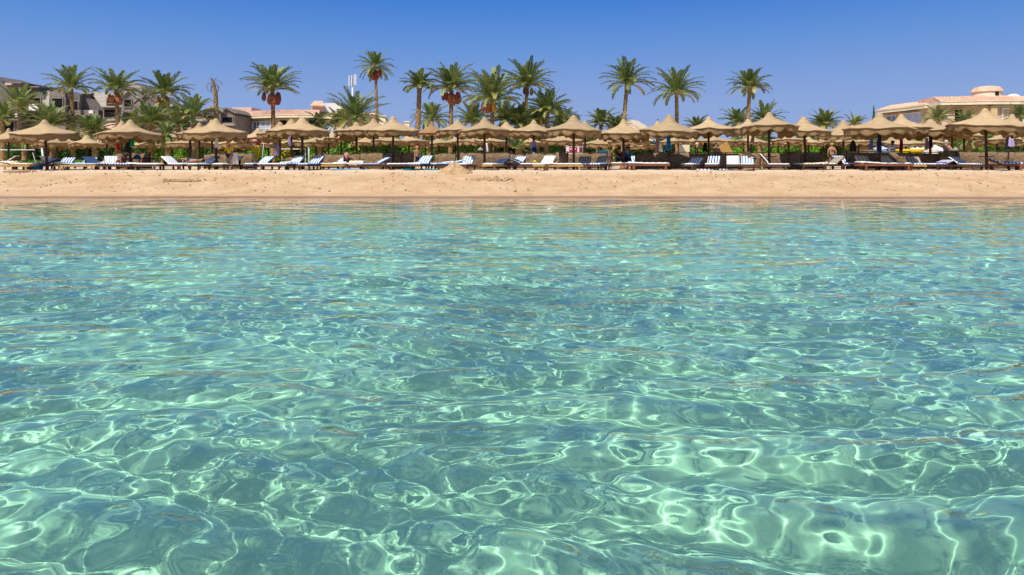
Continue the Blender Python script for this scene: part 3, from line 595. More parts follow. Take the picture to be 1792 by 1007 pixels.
# ------------------------------------------------------------ people
def person(px, D, label, pose, skin='skin', hair='hair', wear=(), rz=0.0, sc_=1.0, z=0.0, hat=None, longhair=False):
    J = dict(pelvis=(0, 0, .93), belly=(0, 0, 1.08), chest=(0, 0, 1.28), neck=(0, -.01, 1.44), head=(0, -.02, 1.57), crown=(0, -.01, 1.66), nose=(0, -.125, 1.565),
             sl=(-.17, 0, 1.37), el=(-.22, .02, 1.10), hl=(-.21, -.06, .86), sr=(.17, 0, 1.37), er=(.22, .02, 1.10), hr=(.21, -.06, .86),
             kl=(-.10, -.02, .50), al=(-.10, .02, .08), tl=(-.11, -.16, .03), kr=(.10, -.02, .50), ar=(.10, .02, .08), tr=(.11, -.16, .03))
    J.update(pose)
    rad = dict(pelvis=.135, belly=.118, chest=.135, neck=.055, head=.092, crown=.075, nose=.014, sl=.06, el=.042, hl=.030, sr=.06, er=.042, hr=.030, kl=.058, al=.038, tl=.032, kr=.058, ar=.038, tr=.032)
    E = [('pelvis', 'belly'), ('belly', 'chest'), ('chest', 'neck'), ('neck', 'head'), ('head', 'crown'), ('head', 'nose'), ('chest', 'sl'), ('sl', 'el'), ('el', 'hl'), ('chest', 'sr'), ('sr', 'er'), ('er', 'hr'),
         ('pelvis', 'hipl'), ('hipl', 'kl'), ('kl', 'al'), ('al', 'tl'), ('pelvis', 'hipr'), ('hipr', 'kr'), ('kr', 'ar'), ('ar', 'tr')]
    pv = Vector(J['pelvis'])
    for s_, k in ((-1, 'l'), (1, 'r')):
        J['hip' + k] = tuple(pv.lerp(Vector(J['k' + k]), 0.16) + Vector((0.075 * s_, 0, 0))); rad['hip' + k] = .088
    for k, s_ in (('l', -1), ('r', 1)):
        h_ = Vector(J['h' + k]); dr = (h_ - Vector(J['e' + k])).normalized(); sd_ = dr.cross(Vector((0.3, 1, 0.1))).normalized(); up_ = dr.cross(sd_)
        J['p' + k] = tuple(h_ + dr * .07); rad['p' + k] = .024; E.append(('h' + k, 'p' + k))
        for i, (o_, ln) in enumerate(((-.030, .072), (-.010, .085), (.010, .080), (.028, .062))):
            J[f'f{i}' + k] = tuple(Vector(J['p' + k]) + dr * ln + sd_ * o_ + up_ * .02); rad[f'f{i}' + k] = .009; E.append(('p' + k, f'f{i}' + k))
        J['th' + k] = tuple(h_ + dr * .065 + sd_ * -.055 + up_ * .02); rad['th' + k] = .010; E.append(('h' + k, 'th' + k))
    b0 = base(px, D); b0.z += z
    def skin_mesh(name, names, edges, scale, m, parent, root):
        ix = {n_: i for i, n_ in enumerate(names)}; me = bpy.data.meshes.new(name); me.from_pydata([Vector(J[n_]) for n_ in names], [(ix[a], ix[b_]) for a, b_ in edges], []); me.materials.append(m)
        o = bpy.data.objects.new(name, me); col.objects.link(o)
        if parent: o.parent = parent
        sk_ = o.modifiers.new('skin', 'SKIN'); sk_.use_smooth_shade = True
        lay = me.skin_vertices[0].data if me.skin_vertices else None
        if lay is None:
            bm_ = bmesh.new(); bm_.from_mesh(me); bm_.verts.layers.skin.verify(); bm_.to_mesh(me); bm_.free(); lay = me.skin_vertices[0].data
        for n_, i in ix.items():
            r_ = rad[n_] * scale(n_) if callable(scale) else rad[n_] * scale
            wide = 1.18 if n_ in ('pelvis', 'chest', 'belly') else 1.0
            lay[i].radius = (r_ * wide, r_ * (0.86 if wide > 1 else 1)); lay[i].use_root = (n_ == root)
        su = o.modifiers.new('sub', 'SUBSURF'); su.levels = 1; su.render_levels = 2
        return o
    body = skin_mesh('person', list(J), E, 1.0, M[skin], None, 'pelvis')
    body.location = b0; body.rotation_euler = (0, 0, rz); body.scale = (sc_,) * 3; tag(body, label, 'person')
    hd = Vector(J['head']); cr = Vector(J['crown']); ax = (cr - hd).normalized(); fw = (Vector(J['nose']) - hd).normalized()
    hc = hd + ax * 0.045 - fw * 0.022
    hm = MB().blob(hc, (.106, .112, .108), 14, 9, jit=0.02, seed=3)
    if longhair: hm.blob(hc - fw * 0.06 - ax * 0.12, (.085, .06, .15), 10, 7, jit=0.03, seed=5)
    if hat is None: hm.build('hair', M[hair], body, True)
    else:
        hm.build('hair', M[hair], body, True)
        MB().lathe([(0.19, 0.0), (0.125, 0.012), (0.122, 0.08), (0.09, 0.125), (0.005, 0.135)], 18, c=hc + ax * 0.03).build('hat', M[hat], body, True)
    segs = dict(shirt=(['belly', 'chest', 'sl', 'sr', 'el', 'er', 'pelvis'], [('pelvis', 'belly'), ('belly', 'chest'), ('chest', 'sl'), ('chest', 'sr'), ('sl', 'el'), ('sr', 'er')], 'chest'),
                top=(['belly', 'chest'], [('belly', 'chest')], 'chest'), briefs=(['pelvis', 'hipl', 'hipr'], [('pelvis', 'hipl'), ('pelvis', 'hipr')], 'pelvis'),
                trousers=(['pelvis', 'hipl', 'hipr', 'kl', 'kr', 'al', 'ar'], [('pelvis', 'hipl'), ('pelvis', 'hipr'), ('hipl', 'kl'), ('hipr', 'kr'), ('kl', 'al'), ('kr', 'ar')], 'pelvis'),
                shorts=(['pelvis', 'hipl', 'hipr', 'kl', 'kr'], [('pelvis', 'hipl'), ('pelvis', 'hipr'), ('hipl', 'kl'), ('hipr', 'kr')], 'pelvis'))
    for kind, m_ in wear:
        nm_, ed, rt = segs[kind]; skin_mesh(kind, nm_, ed, 1.16, M[m_], body, rt)
    return body
SIT = dict(pelvis=(0, 0, .16), belly=(0, .02, .32), chest=(0, .02, .52), neck=(0, 0, .68), head=(0, -.02, .81), crown=(0, -.01, .90), nose=(0, -.125, .805),
           sl=(-.17, .02, .61), el=(-.24, -.04, .36), hl=(-.17, -.24, .26), sr=(.17, .02, .61), er=(.24, -.04, .36), hr=(.17, -.24, .26),
           kl=(-.13, -.42, .30), al=(-.12, -.56, -.10), tl=(-.12, -.72, -.14), kr=(.13, -.42, .30), ar=(.12, -.56, -.10), tr=(.12, -.72, -.14))

# ------------------------------------------------------------ hanging and lying cloths
def hanging(px, y0, y1, wpx, D, label, m, name='beach_towel', cat='towel', seed=0, dy=-0.10):
    D = D + 3.5 if D > 39.6 else D; g = random.Random(int(px) + seed); H = (y1 - y0) * D / FPX; Wd = wpx * D / FPX
    vs = []; nx, nz = 14, 10; ph = g.uniform(0, 6)
    for j in range(nz + 1):
        f = j / nz
        for i in range(nx + 1):
            u_ = i / nx - 0.5; sp = 0.55 + 0.45 * f ** 0.6
            vs.append((u_ * Wd * sp + 0.02 * math.sin(f * 4 + ph), 0.05 * math.sin(u_ * 17 + ph) * (0.5 + 0.6 * f) , -f * H * (1 - 0.05 * math.sin(u_ * 6 + ph))))
    fs = [(j * (nx + 1) + i, j * (nx + 1) + i + 1, (j + 1) * (nx + 1) + i + 1, (j + 1) * (nx + 1) + i) for j in range(nz) for i in range(nx)]
    o = link_mesh(name, vs, fs, M[m], None, True); o.location = (wx(px, D), D + dy, wz(y0, D)); solidify(o, 0.02); return tag(o, label, cat)
def draped(px, D, label, m, wd_=0.6, ln=0.9, z=0.43, rz=0.0, rx=0.0, name='beach_towel', cat='towel', fall=0.25):
    vs = []; nx, ny = 12, 14; b0 = base(px, D)
    for j in range(ny + 1):
        for i in range(nx + 1):
            u_ = i / nx - 0.5; v_ = j / ny - 0.5; e = max(0, abs(u_) - 0.36) / 0.14
            vs.append((u_ * wd_ * (1 - 0.1 * e), v_ * ln, 0.02 * math.sin(u_ * 13 + v_ * 7) + 0.015 * math.sin(v_ * 21) - fall * e * e))
    fs = [(j * (nx + 1) + i, j * (nx + 1) + i + 1, (j + 1) * (nx + 1) + i + 1, (j + 1) * (nx + 1) + i) for j in range(ny) for i in range(nx)]
    o = link_mesh(name, vs, fs, M[m], None, True); o.location = (b0.x, b0.y, b0.z + z); o.rotation_euler = (rx, 0, rz); solidify(o, 0.025); return tag(o, label, cat)

# ============================================================ buildings
M['terracotta'] = mat('terracotta_tiles', (0.62, 0.36, 0.225), 0.85, 0.2, col2=(0.80, 0.53, 0.37), vscale=1.3, bump=0.05, bscale=4)
M['plaster'] = mat('tan_plaster', (0.56, 0.41, 0.22), 0.9, 0.15, 0.08, 0.8)
M['cream_p'] = mat('cream_plaster', (0.70, 0.60, 0.43), 0.9, 0.15, 0.06, 0.8)
M['white_p'] = mat('white_plaster', (0.70, 0.68, 0.66), 0.9, 0.15, 0.05, 0.8)
M['pink_p'] = mat('pink_plaster', (0.60, 0.44, 0.34), 0.9, 0.15, 0.07, 0.8)
M['stone'] = mat('shaded_grey_stone_cladding', (0.11, 0.095, 0.09), 0.9, 0.2, col2=(0.19, 0.16, 0.145), vscale=1.2, bump=0.06, bscale=3)  # grey stone darkened in its colour to stand for walls in shade
M['stone2'] = mat('shaded_brown_grey_stone', (0.16, 0.138, 0.12), 0.9, 0.2, col2=(0.25, 0.21, 0.18), vscale=1.2, bump=0.06, bscale=3)  # browner stone with the same wall shade put into its colour
M['shingle'] = mat('pale_roof_slabs', (0.36, 0.31, 0.25), 0.9, 0.15, 0.15, 1.0)
M['dark'] = mat('painted_room_shade', (0.012, 0.010, 0.012), 0.9, 0.1)  # near-black colour stands for the shade inside openings
gm = mat('window_glass', (0.10, 0.15, 0.22), 0.08, 0.8); M['glass'] = gm
M['curtain'] = mat('pale_curtain_behind_glass', (0.42, 0.48, 0.56), 0.35, 0.6, 0.1, 1.0)

def opening(th, px0, px1, y0, y1, D, m='dark', frame='stone2', name='window', sill=True, proud=0.0, mull=0):
    """a framed opening on a wall whose face stands at distance D"""
    x0, x1 = wx(px0, D) - th.location.x, wx(px1, D) - th.location.x; z1, z0 = wz(y0, D) - th.location.z, wz(y1, D) - th.location.z; y = D - th.location.y - proud
    fr = MB(); t_ = 0.16
    fr.box(((x0 + x1) / 2, y - 0.05, z1 + t_ / 2), (x1 - x0 + 2 * t_, 0.22, t_)); fr.box((x0 - t_ / 2, y - 0.05, (z0 + z1) / 2), (t_, 0.22, z1 - z0)); fr.box((x1 + t_ / 2, y - 0.05, (z0 + z1) / 2), (t_, 0.22, z1 - z0))
    fr.box(((x0 + x1) / 2, y - 0.09, z0 - t_ / 2), (x1 - x0 + 2.4 * t_, 0.34, t_))
    for k in range(mull): xm = x0 + (x1 - x0) * (k + 1) / (mull + 1); fr.box((xm, y - 0.04, (z0 + z1) / 2), (0.09, 0.1, z1 - z0))
    f = fr.build(name, M[frame], th)
    MB().box(((x0 + x1) / 2, y - 0.004, (z0 + z1) / 2), (x1 - x0, 0.03, z1 - z0)).build('pane' if m != 'dark' else 'painted_recess_shade', M[m], f)  # dark pane lies flat on the wall, painting the shade of a recess
    return f
def poly_wall(th, pts, D, depth, m, name='wall'):
    """extrude an outline given in photograph pixels at distance D"""
    P = [(wx(a, D) - th.location.x, wz(b_, D) - th.location.z) for a, b_ in pts]; n = len(P); y = D - th.location.y
    vs = [(x, y, z) for x, z in P] + [(x, y + depth, z) for x, z in P]
    fs = [tuple(range(n)), tuple(range(2 * n - 1, n - 1, -1))] + [(k, k + n, (k + 1) % n + n, (k + 1) % n) for k in range(n)]
    o = link_mesh(name, vs, fs, M[m], th)
    bm_ = bmesh.new(); bm_.from_mesh(o.data); bmesh.ops.recalc_face_normals(bm_, faces=bm_.faces); bm_.to_mesh(o.data); bm_.free(); return o
def slab(th, px0, px1, y0, y1, D, dp, m, name='balcony'):
    x0, x1 = wx(px0, D) - th.location.x, wx(px1, D) - th.location.x; z1, z0 = wz(y0, D) - th.location.z, wz(y1, D) - th.location.z
    return MB().box(((x0 + x1) / 2, D - th.location.y + dp / 2, (z0 + z1) / 2), (x1 - x0, dp, z1 - z0)).build(name, M[m], th, bevel=0.03)
def roofplane(th, p, D0, D1, m, name='roof'):
    """sloping slab: four photograph points, lower pair at D0 and upper pair at D1"""
    q = [Vector((wx(a, d_) - th.location.x, d_ - th.location.y, wz(b_, d_) - th.location.z)) for (a, b_), d_ in zip(p, (D0, D0, D1, D1))]
    return solidify(link_mesh(name, q, [(0, 1, 2, 3)], M[m], th), 0.22)
def gable_roof(th, xl, xp, xr, ye, yp, D, dp, m):
    for a, b_ in (((xl, ye), (xp, yp)), ((xp, yp), (xr, ye))):
        q = [(wx(p[0], D) - th.location.x, D - 0.5 - th.location.y + e * (dp + 0.8), wz(p[1], D) - th.location.z + 0.12) for e in (0, 1) for p in (a, b_)]
        solidify(link_mesh('roof', q, [(0, 1, 3, 2)], M[m], th), 0.24)
VG = 'unfinished grey stone villas on the left'
D = 130; YB = 270
def villa(px, label, D=130): X = wx(px, D); return thing('stone_villa', label, 'building', (X, D, gz(X, D)), 0, VG)
v = villa(12, 'grey stone villa cut by the left edge, with a dark arched doorway', 128)
poly_wall(v, [(-40, YB), (-40, 128), (0, 141), (9, 150), (10, 146), (37, 144), (37.5, YB)], 128, 12, 'stone')
opening(v, -2, 21, 190, 205, 128); opening(v, 9, 25, 214, 232, 128); slab(v, -5, 38, 208, 211, 126.9, 1.1, 'stone2', 'ledge'); slab(v, 26, 31, 199, 206, 127.3, .7, 'white_p', 'painted_sunlit_panel'); slab(v, 9, 37, 144, 146, 127.5, 12.5, 'stone2', 'cornice'); slab(v, 8, 20, 146, 149, 127.5, .5, 'pink_p', 'parapet')  # the small white panel paints a sunlit bit of wall in pale colour
v = villa(60, 'grey stone villa with a white boxed balcony behind the tallest left palm')
poly_wall(v, [(38, YB), (38, 153), (67, 153), (67, 162), (75, 163), (84, 190), (84, YB)], 130, 12, 'stone')
opening(v, 50, 71, 172, 188, 130); opening(v, 52, 71, 199, 211, 130); slab(v, 50, 67, 181, 194, 128.4, 1.6, 'white_p', 'balcony'); slab(v, 66, 86, 186, 194, 128.8, 1.2, 'stone2', 'balcony'); slab(v, 36, 68, 151, 153.4, 129.4, 13, 'stone2', 'cornice'); slab(v, 40, 44, 153.4, 214, 129.5, .5, 'stone2', 'pilaster')
roofplane(v, [(77, 191), (86, 191), (88, 160), (72, 158)], 128.9, 131.5, 'shingle')
v = villa(113, 'grey stone villa with two arched gables over dark arched openings', 127)
def arch(x0, x1, ys, yt, n=8): return [(x0 + (x1 - x0) * k / n, ys + (yt - ys) * math.sin(math.pi * k / n) ** 0.7) for k in range(n + 1)]
poly_wall(v, [(88, YB)] + arch(88, 113.5, 162, 157) + [(114, YB)], 127, 11, 'stone2'); poly_wall(v, [(115, YB)] + arch(115, 140, 167, 162) + [(140.5, YB)], 127.6, 11, 'stone')
for a_, b_, c_, d_ in ((92, 110, 173, 192), (120, 137, 178, 196)):
    opening(v, a_, b_, c_, d_, 127 if a_ < 100 else 127.6); slab(v, a_ + 1, b_ + 4, d_ - 3, d_ + 5, 125.8, 1.1, 'stone2', 'balcony')
opening(v, 98, 112, 200, 210, 127); opening(v, 124, 138, 203, 213, 127.6); slab(v, 113.4, 115.2, 170, 268, 126.6, .9, 'stone', 'pilaster'); slab(v, 92, 94.5, 184, 195, 125.5, .28, 'white_p', 'painted_sunlit_panel')  # white strip by the balcony is sunlight put in as pale colour
v = villa(160, 'low grey stone villa with stepped balconies left of the pale roofed villa', 129)
poly_wall(v, [(140.5, YB), (140.5, 164), (158, 165), (158, 173), (176, 176), (180, 190), (180, YB)], 129, 11, 'stone')
opening(v, 142, 150, 184, 192, 129); opening(v, 148, 166, 202, 213, 129); slab(v, 144, 172, 193, 203, 127.7, 1.3, 'stone2', 'balcony'); slab(v, 155, 163, 193.5, 199, 127.4, .28, 'white_p', 'painted_sunlit_panel'); slab(v, 139, 160, 162.5, 164.6, 128.4, 12, 'shingle', 'cornice')  # white panel on the balcony stands for a sunlit patch
v = villa(205, 'grey stone villa with a pale sloping roof, a dormer and a gable', 126)
poly_wall(v, [(180, YB), (180, 187), (218, 187), (218, YB)], 126, 10, 'stone'); roofplane(v, [(178, 188), (220, 188), (214, 164), (159, 162)], 125.4, 130, 'shingle')
poly_wall(v, [(186, 186), (186, 173), (204, 173), (204, 186)], 125.6, 3, 'stone'); slab(v, 185, 205, 171, 173, 125.0, 3.6, 'shingle', 'dormer_roof'); opening(v, 188, 203, 174.5, 181, 125.6)
opening(v, 183, 202, 192, 206, 126); slab(v, 181, 214, 208, 212, 124.9, 1.1, 'shingle', 'balcony')
poly_wall(v, [(212, YB), (212, 172), (228, 160), (246, 174), (246, YB)], 124.5, 10, 'stone2'); gable_roof(v, 207, 227, 250, 178, 159, 124.5, 9, 'shingle')
opening(v, 218, 230, 175, 187, 124.5); opening(v, 216, 231, 197, 209, 124.5); poly_wall(v, [(216, 160), (222, 144), (240, 146), (248, 155), (248, 160)], 131, 6, 'shingle', 'upper_roof')
v = villa(262, 'grey stone villa with a small gable between two fruiting palms', 125)
poly_wall(v, [(240, YB), (240, 180), (259, 166), (278, 182), (300, 186), (300, YB)], 125, 10, 'stone'); gable_roof(v, 237, 259, 280, 184, 165, 125, 9, 'stone2'); opening(v, 248, 262, 186, 198, 125); roofplane(v, [(276, 200), (304, 200), (302, 184), (278, 184)], 124.2, 128, 'shingle'); opening(v, 270, 285, 208, 220, 125)
v = villa(322, 'low grey villa with slanting roof slabs left of the dead palm', 122)
poly_wall(v, [(298, YB), (298, 204), (345, 204), (345, YB)], 122, 10, 'stone2'); roofplane(v, [(296, 206), (318, 206), (312, 193), (300, 196)], 121.4, 124, 'shingle'); roofplane(v, [(338, 212), (362, 212), (352, 193), (340, 195)], 119.5, 123, 'shingle'); opening(v, 298, 310, 212, 224, 122); opening(v, 322, 334, 214, 224, 122)
v = villa(384, 'twin gabled grey villa between the dead palm and the terracotta roof', 120)
poly_wall(v, [(342, YB), (342, 206), (356, 206), (357, 196), (372, 189), (387, 198), (387, YB)], 120, 9, 'stone'); gable_roof(v, 353, 372, 392, 198, 188, 120, 8, 'shingle'); poly_wall(v, [(388, YB), (388, 198), (397, 192), (411, 202), (411, YB)], 120.6, 9, 'stone2'); gable_roof(v, 385, 397, 415, 200, 191, 120.6, 8, 'stone2')
opening(v, 364, 375, 203, 216, 120); opening(v, 390, 407, 205.5, 215, 120.6); slab(v, 389, 409, 216.5, 220, 119.4, 1.1, 'shingle', 'balcony')

def arc_building(name, label, wings, ground_px, D):
    th = thing(name, label, 'hotel building', base(ground_px, D)); ox, oy, oz = th.location
    for w_ in wings:
        P = [Vector((wx(a, d_), d_, 0)) for a, d_ in w_['plan']]; n = len(P)
        nr = []
        for i in range(n): t_ = (P[min(i + 1, n - 1)] - P[max(i - 1, 0)]).normalized(); nr.append(Vector((-t_.y, t_.x, 0)))   # points away from the sea
        def strip(prof, m, nm, smooth=False):
            vs = []
            for i in range(n):
                for off, z in prof: q = P[i] + nr[i] * off; vs.append((q.x - ox, q.y - oy, z - oz))
            k = len(prof); fs = [(i * k + j, (i + 1) * k + j, (i + 1) * k + j + 1, i * k + j + 1) for i in range(n - 1) for j in range(k - 1)]
            fs += [tuple(range(k))[::-1], tuple((n - 1) * k + j for j in range(k))]
            return link_mesh(nm, vs, fs, M[m], th)
        ze, zt = w_['eave'], w_['top']
        strip([(1.1, 0), (1.1, ze - 0.02), (9.0, ze - 0.02), (9.0, 0)], w_.get('wall', 'plaster'), 'wall')
        r_ = strip([(0.0, ze), (0.0, ze + 0.42), (-0.10, ze + 0.46), (-0.10, ze + 0.58), (1.2, ze + 0.62), (9.2, ze + 0.62), (9.2, ze)], 'cream_p', 'fascia')
        strip([(0.02, ze + 0.60), (2.6, zt), (9.0, zt), (9.0, ze + 0.6)], 'terracotta', 'roof')
        # rows of rounded tiles running down the slope
        tb = MB()
        for i in range(n - 1):
            L = (P[i + 1] - P[i]).length; k = int(L / 0.42)
            for j in range(k):
                f = j / k; a = P[i].lerp(P[i + 1], f); nn = nr[i].lerp(nr[i + 1], f)
                a0 = a + nn * 0.0; a1 = a + nn * 2.6; tb.tube([(a0.x - ox, a0.y - oy, ze + 0.63 - oz), (a1.x - ox, a1.y - oy, zt + 0.03 - oz)], 0.085, 5)
        tb.build('roof_tile_rows', M['terracotta'], th)
        for (a, b_, zb, zt_, m_, ml) in w_['win']:
            def at_(px):
                # point on the wall face seen at photograph column px
                for i in range(n - 1):
                    A = P[i] + nr[i] * 1.1; B = P[i + 1] + nr[i + 1] * 1.1; k_ = (px - 896) / FPX; den = (B.x - A.x) - k_ * (B.y - A.y)
                    s_ = (k_ * A.y - A.x) / den
                    if -0.02 <= s_ <= 1.02: return A.lerp(B, s_)
                return P[-1]
            A, B = at_(a), at_(b_); dv = B - A; L = dv.length; rz = math.atan2(dv.y, dv.x); c = (A + B) / 2; fr = MB()
            inn = Vector((math.sin(rz), -math.cos(rz), 0)); c2 = c + inn * 0.10
            fr.box((c2.x - ox, c2.y - oy, zt_ + 0.08 - oz), (L + 0.3, 0.2, 0.16), rz); fr.box((c2.x - ox, c2.y - oy, zb - 0.08 - oz), (L + 0.3, 0.26, 0.16), rz)
            for k in range(ml + 2): q = A.lerp(B, k / (ml + 1)) + inn * 0.09; fr.box((q.x - ox, q.y - oy, (zb + zt_) / 2 - oz), (0.13, 0.16, zt_ - zb), rz)
            if m_ != 'dark': q = c + inn * 0.085; fr.box((q.x - ox, q.y - oy, zb + (zt_ - zb) * 0.36 - oz), (L, 0.11, 0.1), rz)
            fo = fr.build('window', M['white_p' if m_ != 'dark' else 'plaster'], th); q = c + inn * 0.03
            MB().box((q.x - ox, q.y - oy, (zb + zt_) / 2 - oz), (L, 0.04, zt_ - zb), rz).build('pane' if m_ != 'dark' else 'painted_recess_shade', M[m_], fo)  # dark openings are flat panes with the shade painted in
    return th
hr = arc_building('hotel', 'curved tan hotel with terracotta roof and round roof turret at right', [
    dict(plan=[(1534, 119), (1552, 116), (1584, 111.7), (1618, 106.5), (1656, 103.5)], eave=10.0, top=11.45, win=[(1553, 1569, 7.2, 9.45, 'glass', 1), (1577, 1612, 7.2, 9.5, 'curtain', 2), (1615, 1623, 7.2, 9.5, 'curtain', 1), (1624, 1643, 7.2, 9.5, 'curtain', 1)]),
    dict(plan=[(1646, 101.5), (1690, 100.8), (1735, 100), (1785, 100), (1840, 102), (1900, 106)], eave=10.05, top=11.5, win=[(1669, 1684, 5.6, 9.4, 'dark', 0), (1753, 1790, 6.9, 9.45, 'curtain', 3), (1798, 1830, 6.9, 9.45, 'curtain', 2)]),
], 1700, 100)
tx, ty, tz = wx(1727, 104) - hr.location.x, 104 - hr.location.y, -hr.location.z
MB().lathe([(1.95, 11.0), (1.95, 12.2), (1.95, 12.25)], 20, c=(tx, ty, tz)).build('turret', M['cream_p'], hr, True)
MB().lathe([(1.93, 12.2), (2.15, 12.22), (2.1, 12.4), (1.7, 12.95), (0.9, 13.12), (0.01, 13.18)], 20, c=(tx, ty, tz)).build('turret_roof', M['terracotta'], hr)
MB().box((tx + 0.15, ty - 1.95, tz + 11.85), (0.52, 0.16, 0.5)).build('turret_window', M['dark'], hr)
MB().blob((wx(1773, 105) - hr.location.x, 105 - hr.location.y, tz + 11.3), (1.05, 1.05, 0.8), 18, 12).build('white_dome', M['white_p'], hr, True)
slab(hr, 1650, 1667, 200, 226, 98.4, 2.4, 'pink_p', 'stair_wall'); slab(hr, 1735, 1746, 185, 226, 100.4, 1.6, 'plaster', 'pilaster')
hc = arc_building('hotel', 'curved cream hotel with terracotta roof behind the left palms', [
    dict(plan=[(400, 132.5), (415, 129), (445, 126.5), (480, 124.5), (520, 124), (556, 124.5)], eave=9.7, top=11.3, win=[(412, 422, 6.9, 8.9, 'glass', 1), (426, 442, 7.2, 9.1, 'curtain', 1), (444, 455, 7.2, 9.1, 'glass', 1), (457, 474, 7.0, 9.1, 'curtain', 1), (489, 503, 5.8, 9.3, 'dark', 0), (540, 552, 5.8, 9.3, 'dark', 0)]),
    dict(plan=[(552, 127), (590, 125.5), (630, 125.5), (668, 128)], eave=9.6, top=10.9, win=[(562, 585, 6.8, 9.0, 'curtain', 1), (587, 604, 6.8, 9.0, 'glass', 1), (606, 640, 6.8, 9.0, 'curtain', 2)]),
], 500, 125)
slab(hc, 545, 565, 183, 196, 128, 6, 'pink_p', 'penthouse'); slab(hc, 566, 599, 181, 201, 129, 6, 'white_p', 'stair_house'); roofplane(hc, [(543, 185.5), (568, 185.5), (564, 178), (550, 178)], 127.3, 131, 'terracotta'); slab(hc, 406, 440, 188, 199, 133, 5, 'pink_p', 'roof_store')
# round-topped cream wall, small houses and roof caps in the distance
aw = thing('arched_parapet', 'cream arched parapet rising behind the umbrella right of centre', 'wall', base(1110, 92))
poly_wall(aw, [(1076, 262), (1076, 222), (1088, 214), (1097, 211), (1108, 210), (1118, 212.5), (1126, 217.5), (1133, 222), (1142, 222.5), (1142, 262)], 92, 1.2, 'cream_p')
poly_wall(aw, [(1090, 262), (1090, 219), (1101, 216.5), (1112, 218.5), (1122, 226), (1125, 262)], 91.4, 0.5, 'pink_p', 'inner_arch'); poly_wall(aw, [(1090, 262), (1091, 222.5), (1101, 219.5), (1111, 222), (1118, 229), (1120, 262)], 91.0, 0.3, 'cream_p', 'inner_panel')
for px, y, w_, lb in ((669, 204, 12, 'small cream roof turret left of the tallest centre-left umbrella peak'), (712, 214, 9, 'small cream chimney block between two palms left of centre')):
    t_ = thing('roof_turret', lb, 'roof turret', base(px, 118)); slab(t_, px - w_ / 2, px + w_ / 2, y, 262, 118, 2, 'cream_p', 'shaft'); slab(t_, px - w_ / 2 - 1, px + w_ / 2 + 1, y - 1.6, y, 117.8, 2.4, 'white_p', 'cap')
for (x0, x1, ye, yr2, lb, D_, wm) in ((138, 205, 226, 213, 'low pink-roofed bungalow behind the second tall palm', 92, 'pink_p'), (262, 330, 238, 228, 'low pink-roofed bungalow behind the short palm at left', 94, 'pink_p'), (1500, 1530, 222, 213, 'small pink-roofed house left of the right hotel', 112, 'pink_p'), (336, 402, 242, 231, 'low pink-roofed bungalow under the dead palm', 96, 'pink_p')):
    t_ = thing('bungalow', lb, 'house', base((x0 + x1) / 2, D_)); slab(t_, x0 + 2, x1 - 2, ye, 275, D_ + 0.6, 5, wm, 'wall')
    a, b_ = wx(x0, D_) - t_.location.x, wx(x1, D_) - t_.location.x; ze, zr = wz(ye, D_) - t_.location.z, wz(yr2, D_) - t_.location.z
    link_mesh('roof', [(a, 0, ze), (b_, 0, ze), (b_, 6.4, ze), (a, 6.4, ze), (a + 2, 3.2, zr), (b_ - 2, 3.2, zr)], [(0, 1, 5, 4), (1, 2, 5), (2, 3, 4, 5), (3, 0, 4), (3, 2, 1, 0)], M['terracotta'], t_)
    if D_ < 100: opening(t_, x0 + 12, x0 + 20, ye + 5, ye + 12, D_ + 0.6, 'dark', 'white_p'); opening(t_, x1 - 24, x1 - 14, ye + 5, ye + 12, D_ + 0.6, 'glass', 'white_p')
mast = thing('antenna_mast', 'tall antenna mast with white panels beside the highest palm', 'antenna mast', base(617, 150)); mz = wz(134, 150) - mast.location.z
MB().tube([(0, 0, 0), (0, 0, mz)], [0.35, 0.16], 8).build('pole', M['metal'], mast, True)
for dx_ in (-0.65, -0.1, 0.5, 0.85): MB().box((dx_, -0.35 - 0.2 * abs(dx_), mz - 0.9 + 0.2 * dx_), (0.2, 0.12, 2.3)).build('antenna_panel', M['white_p'], mast)
MB().box((0.1, -0.2, mz - 1.2), (1.7, 0.08, 0.08)).box((0.1, -0.2, mz - 0.4), (1.7, 0.08, 0.08)).build('bracket', M['metal'], mast)

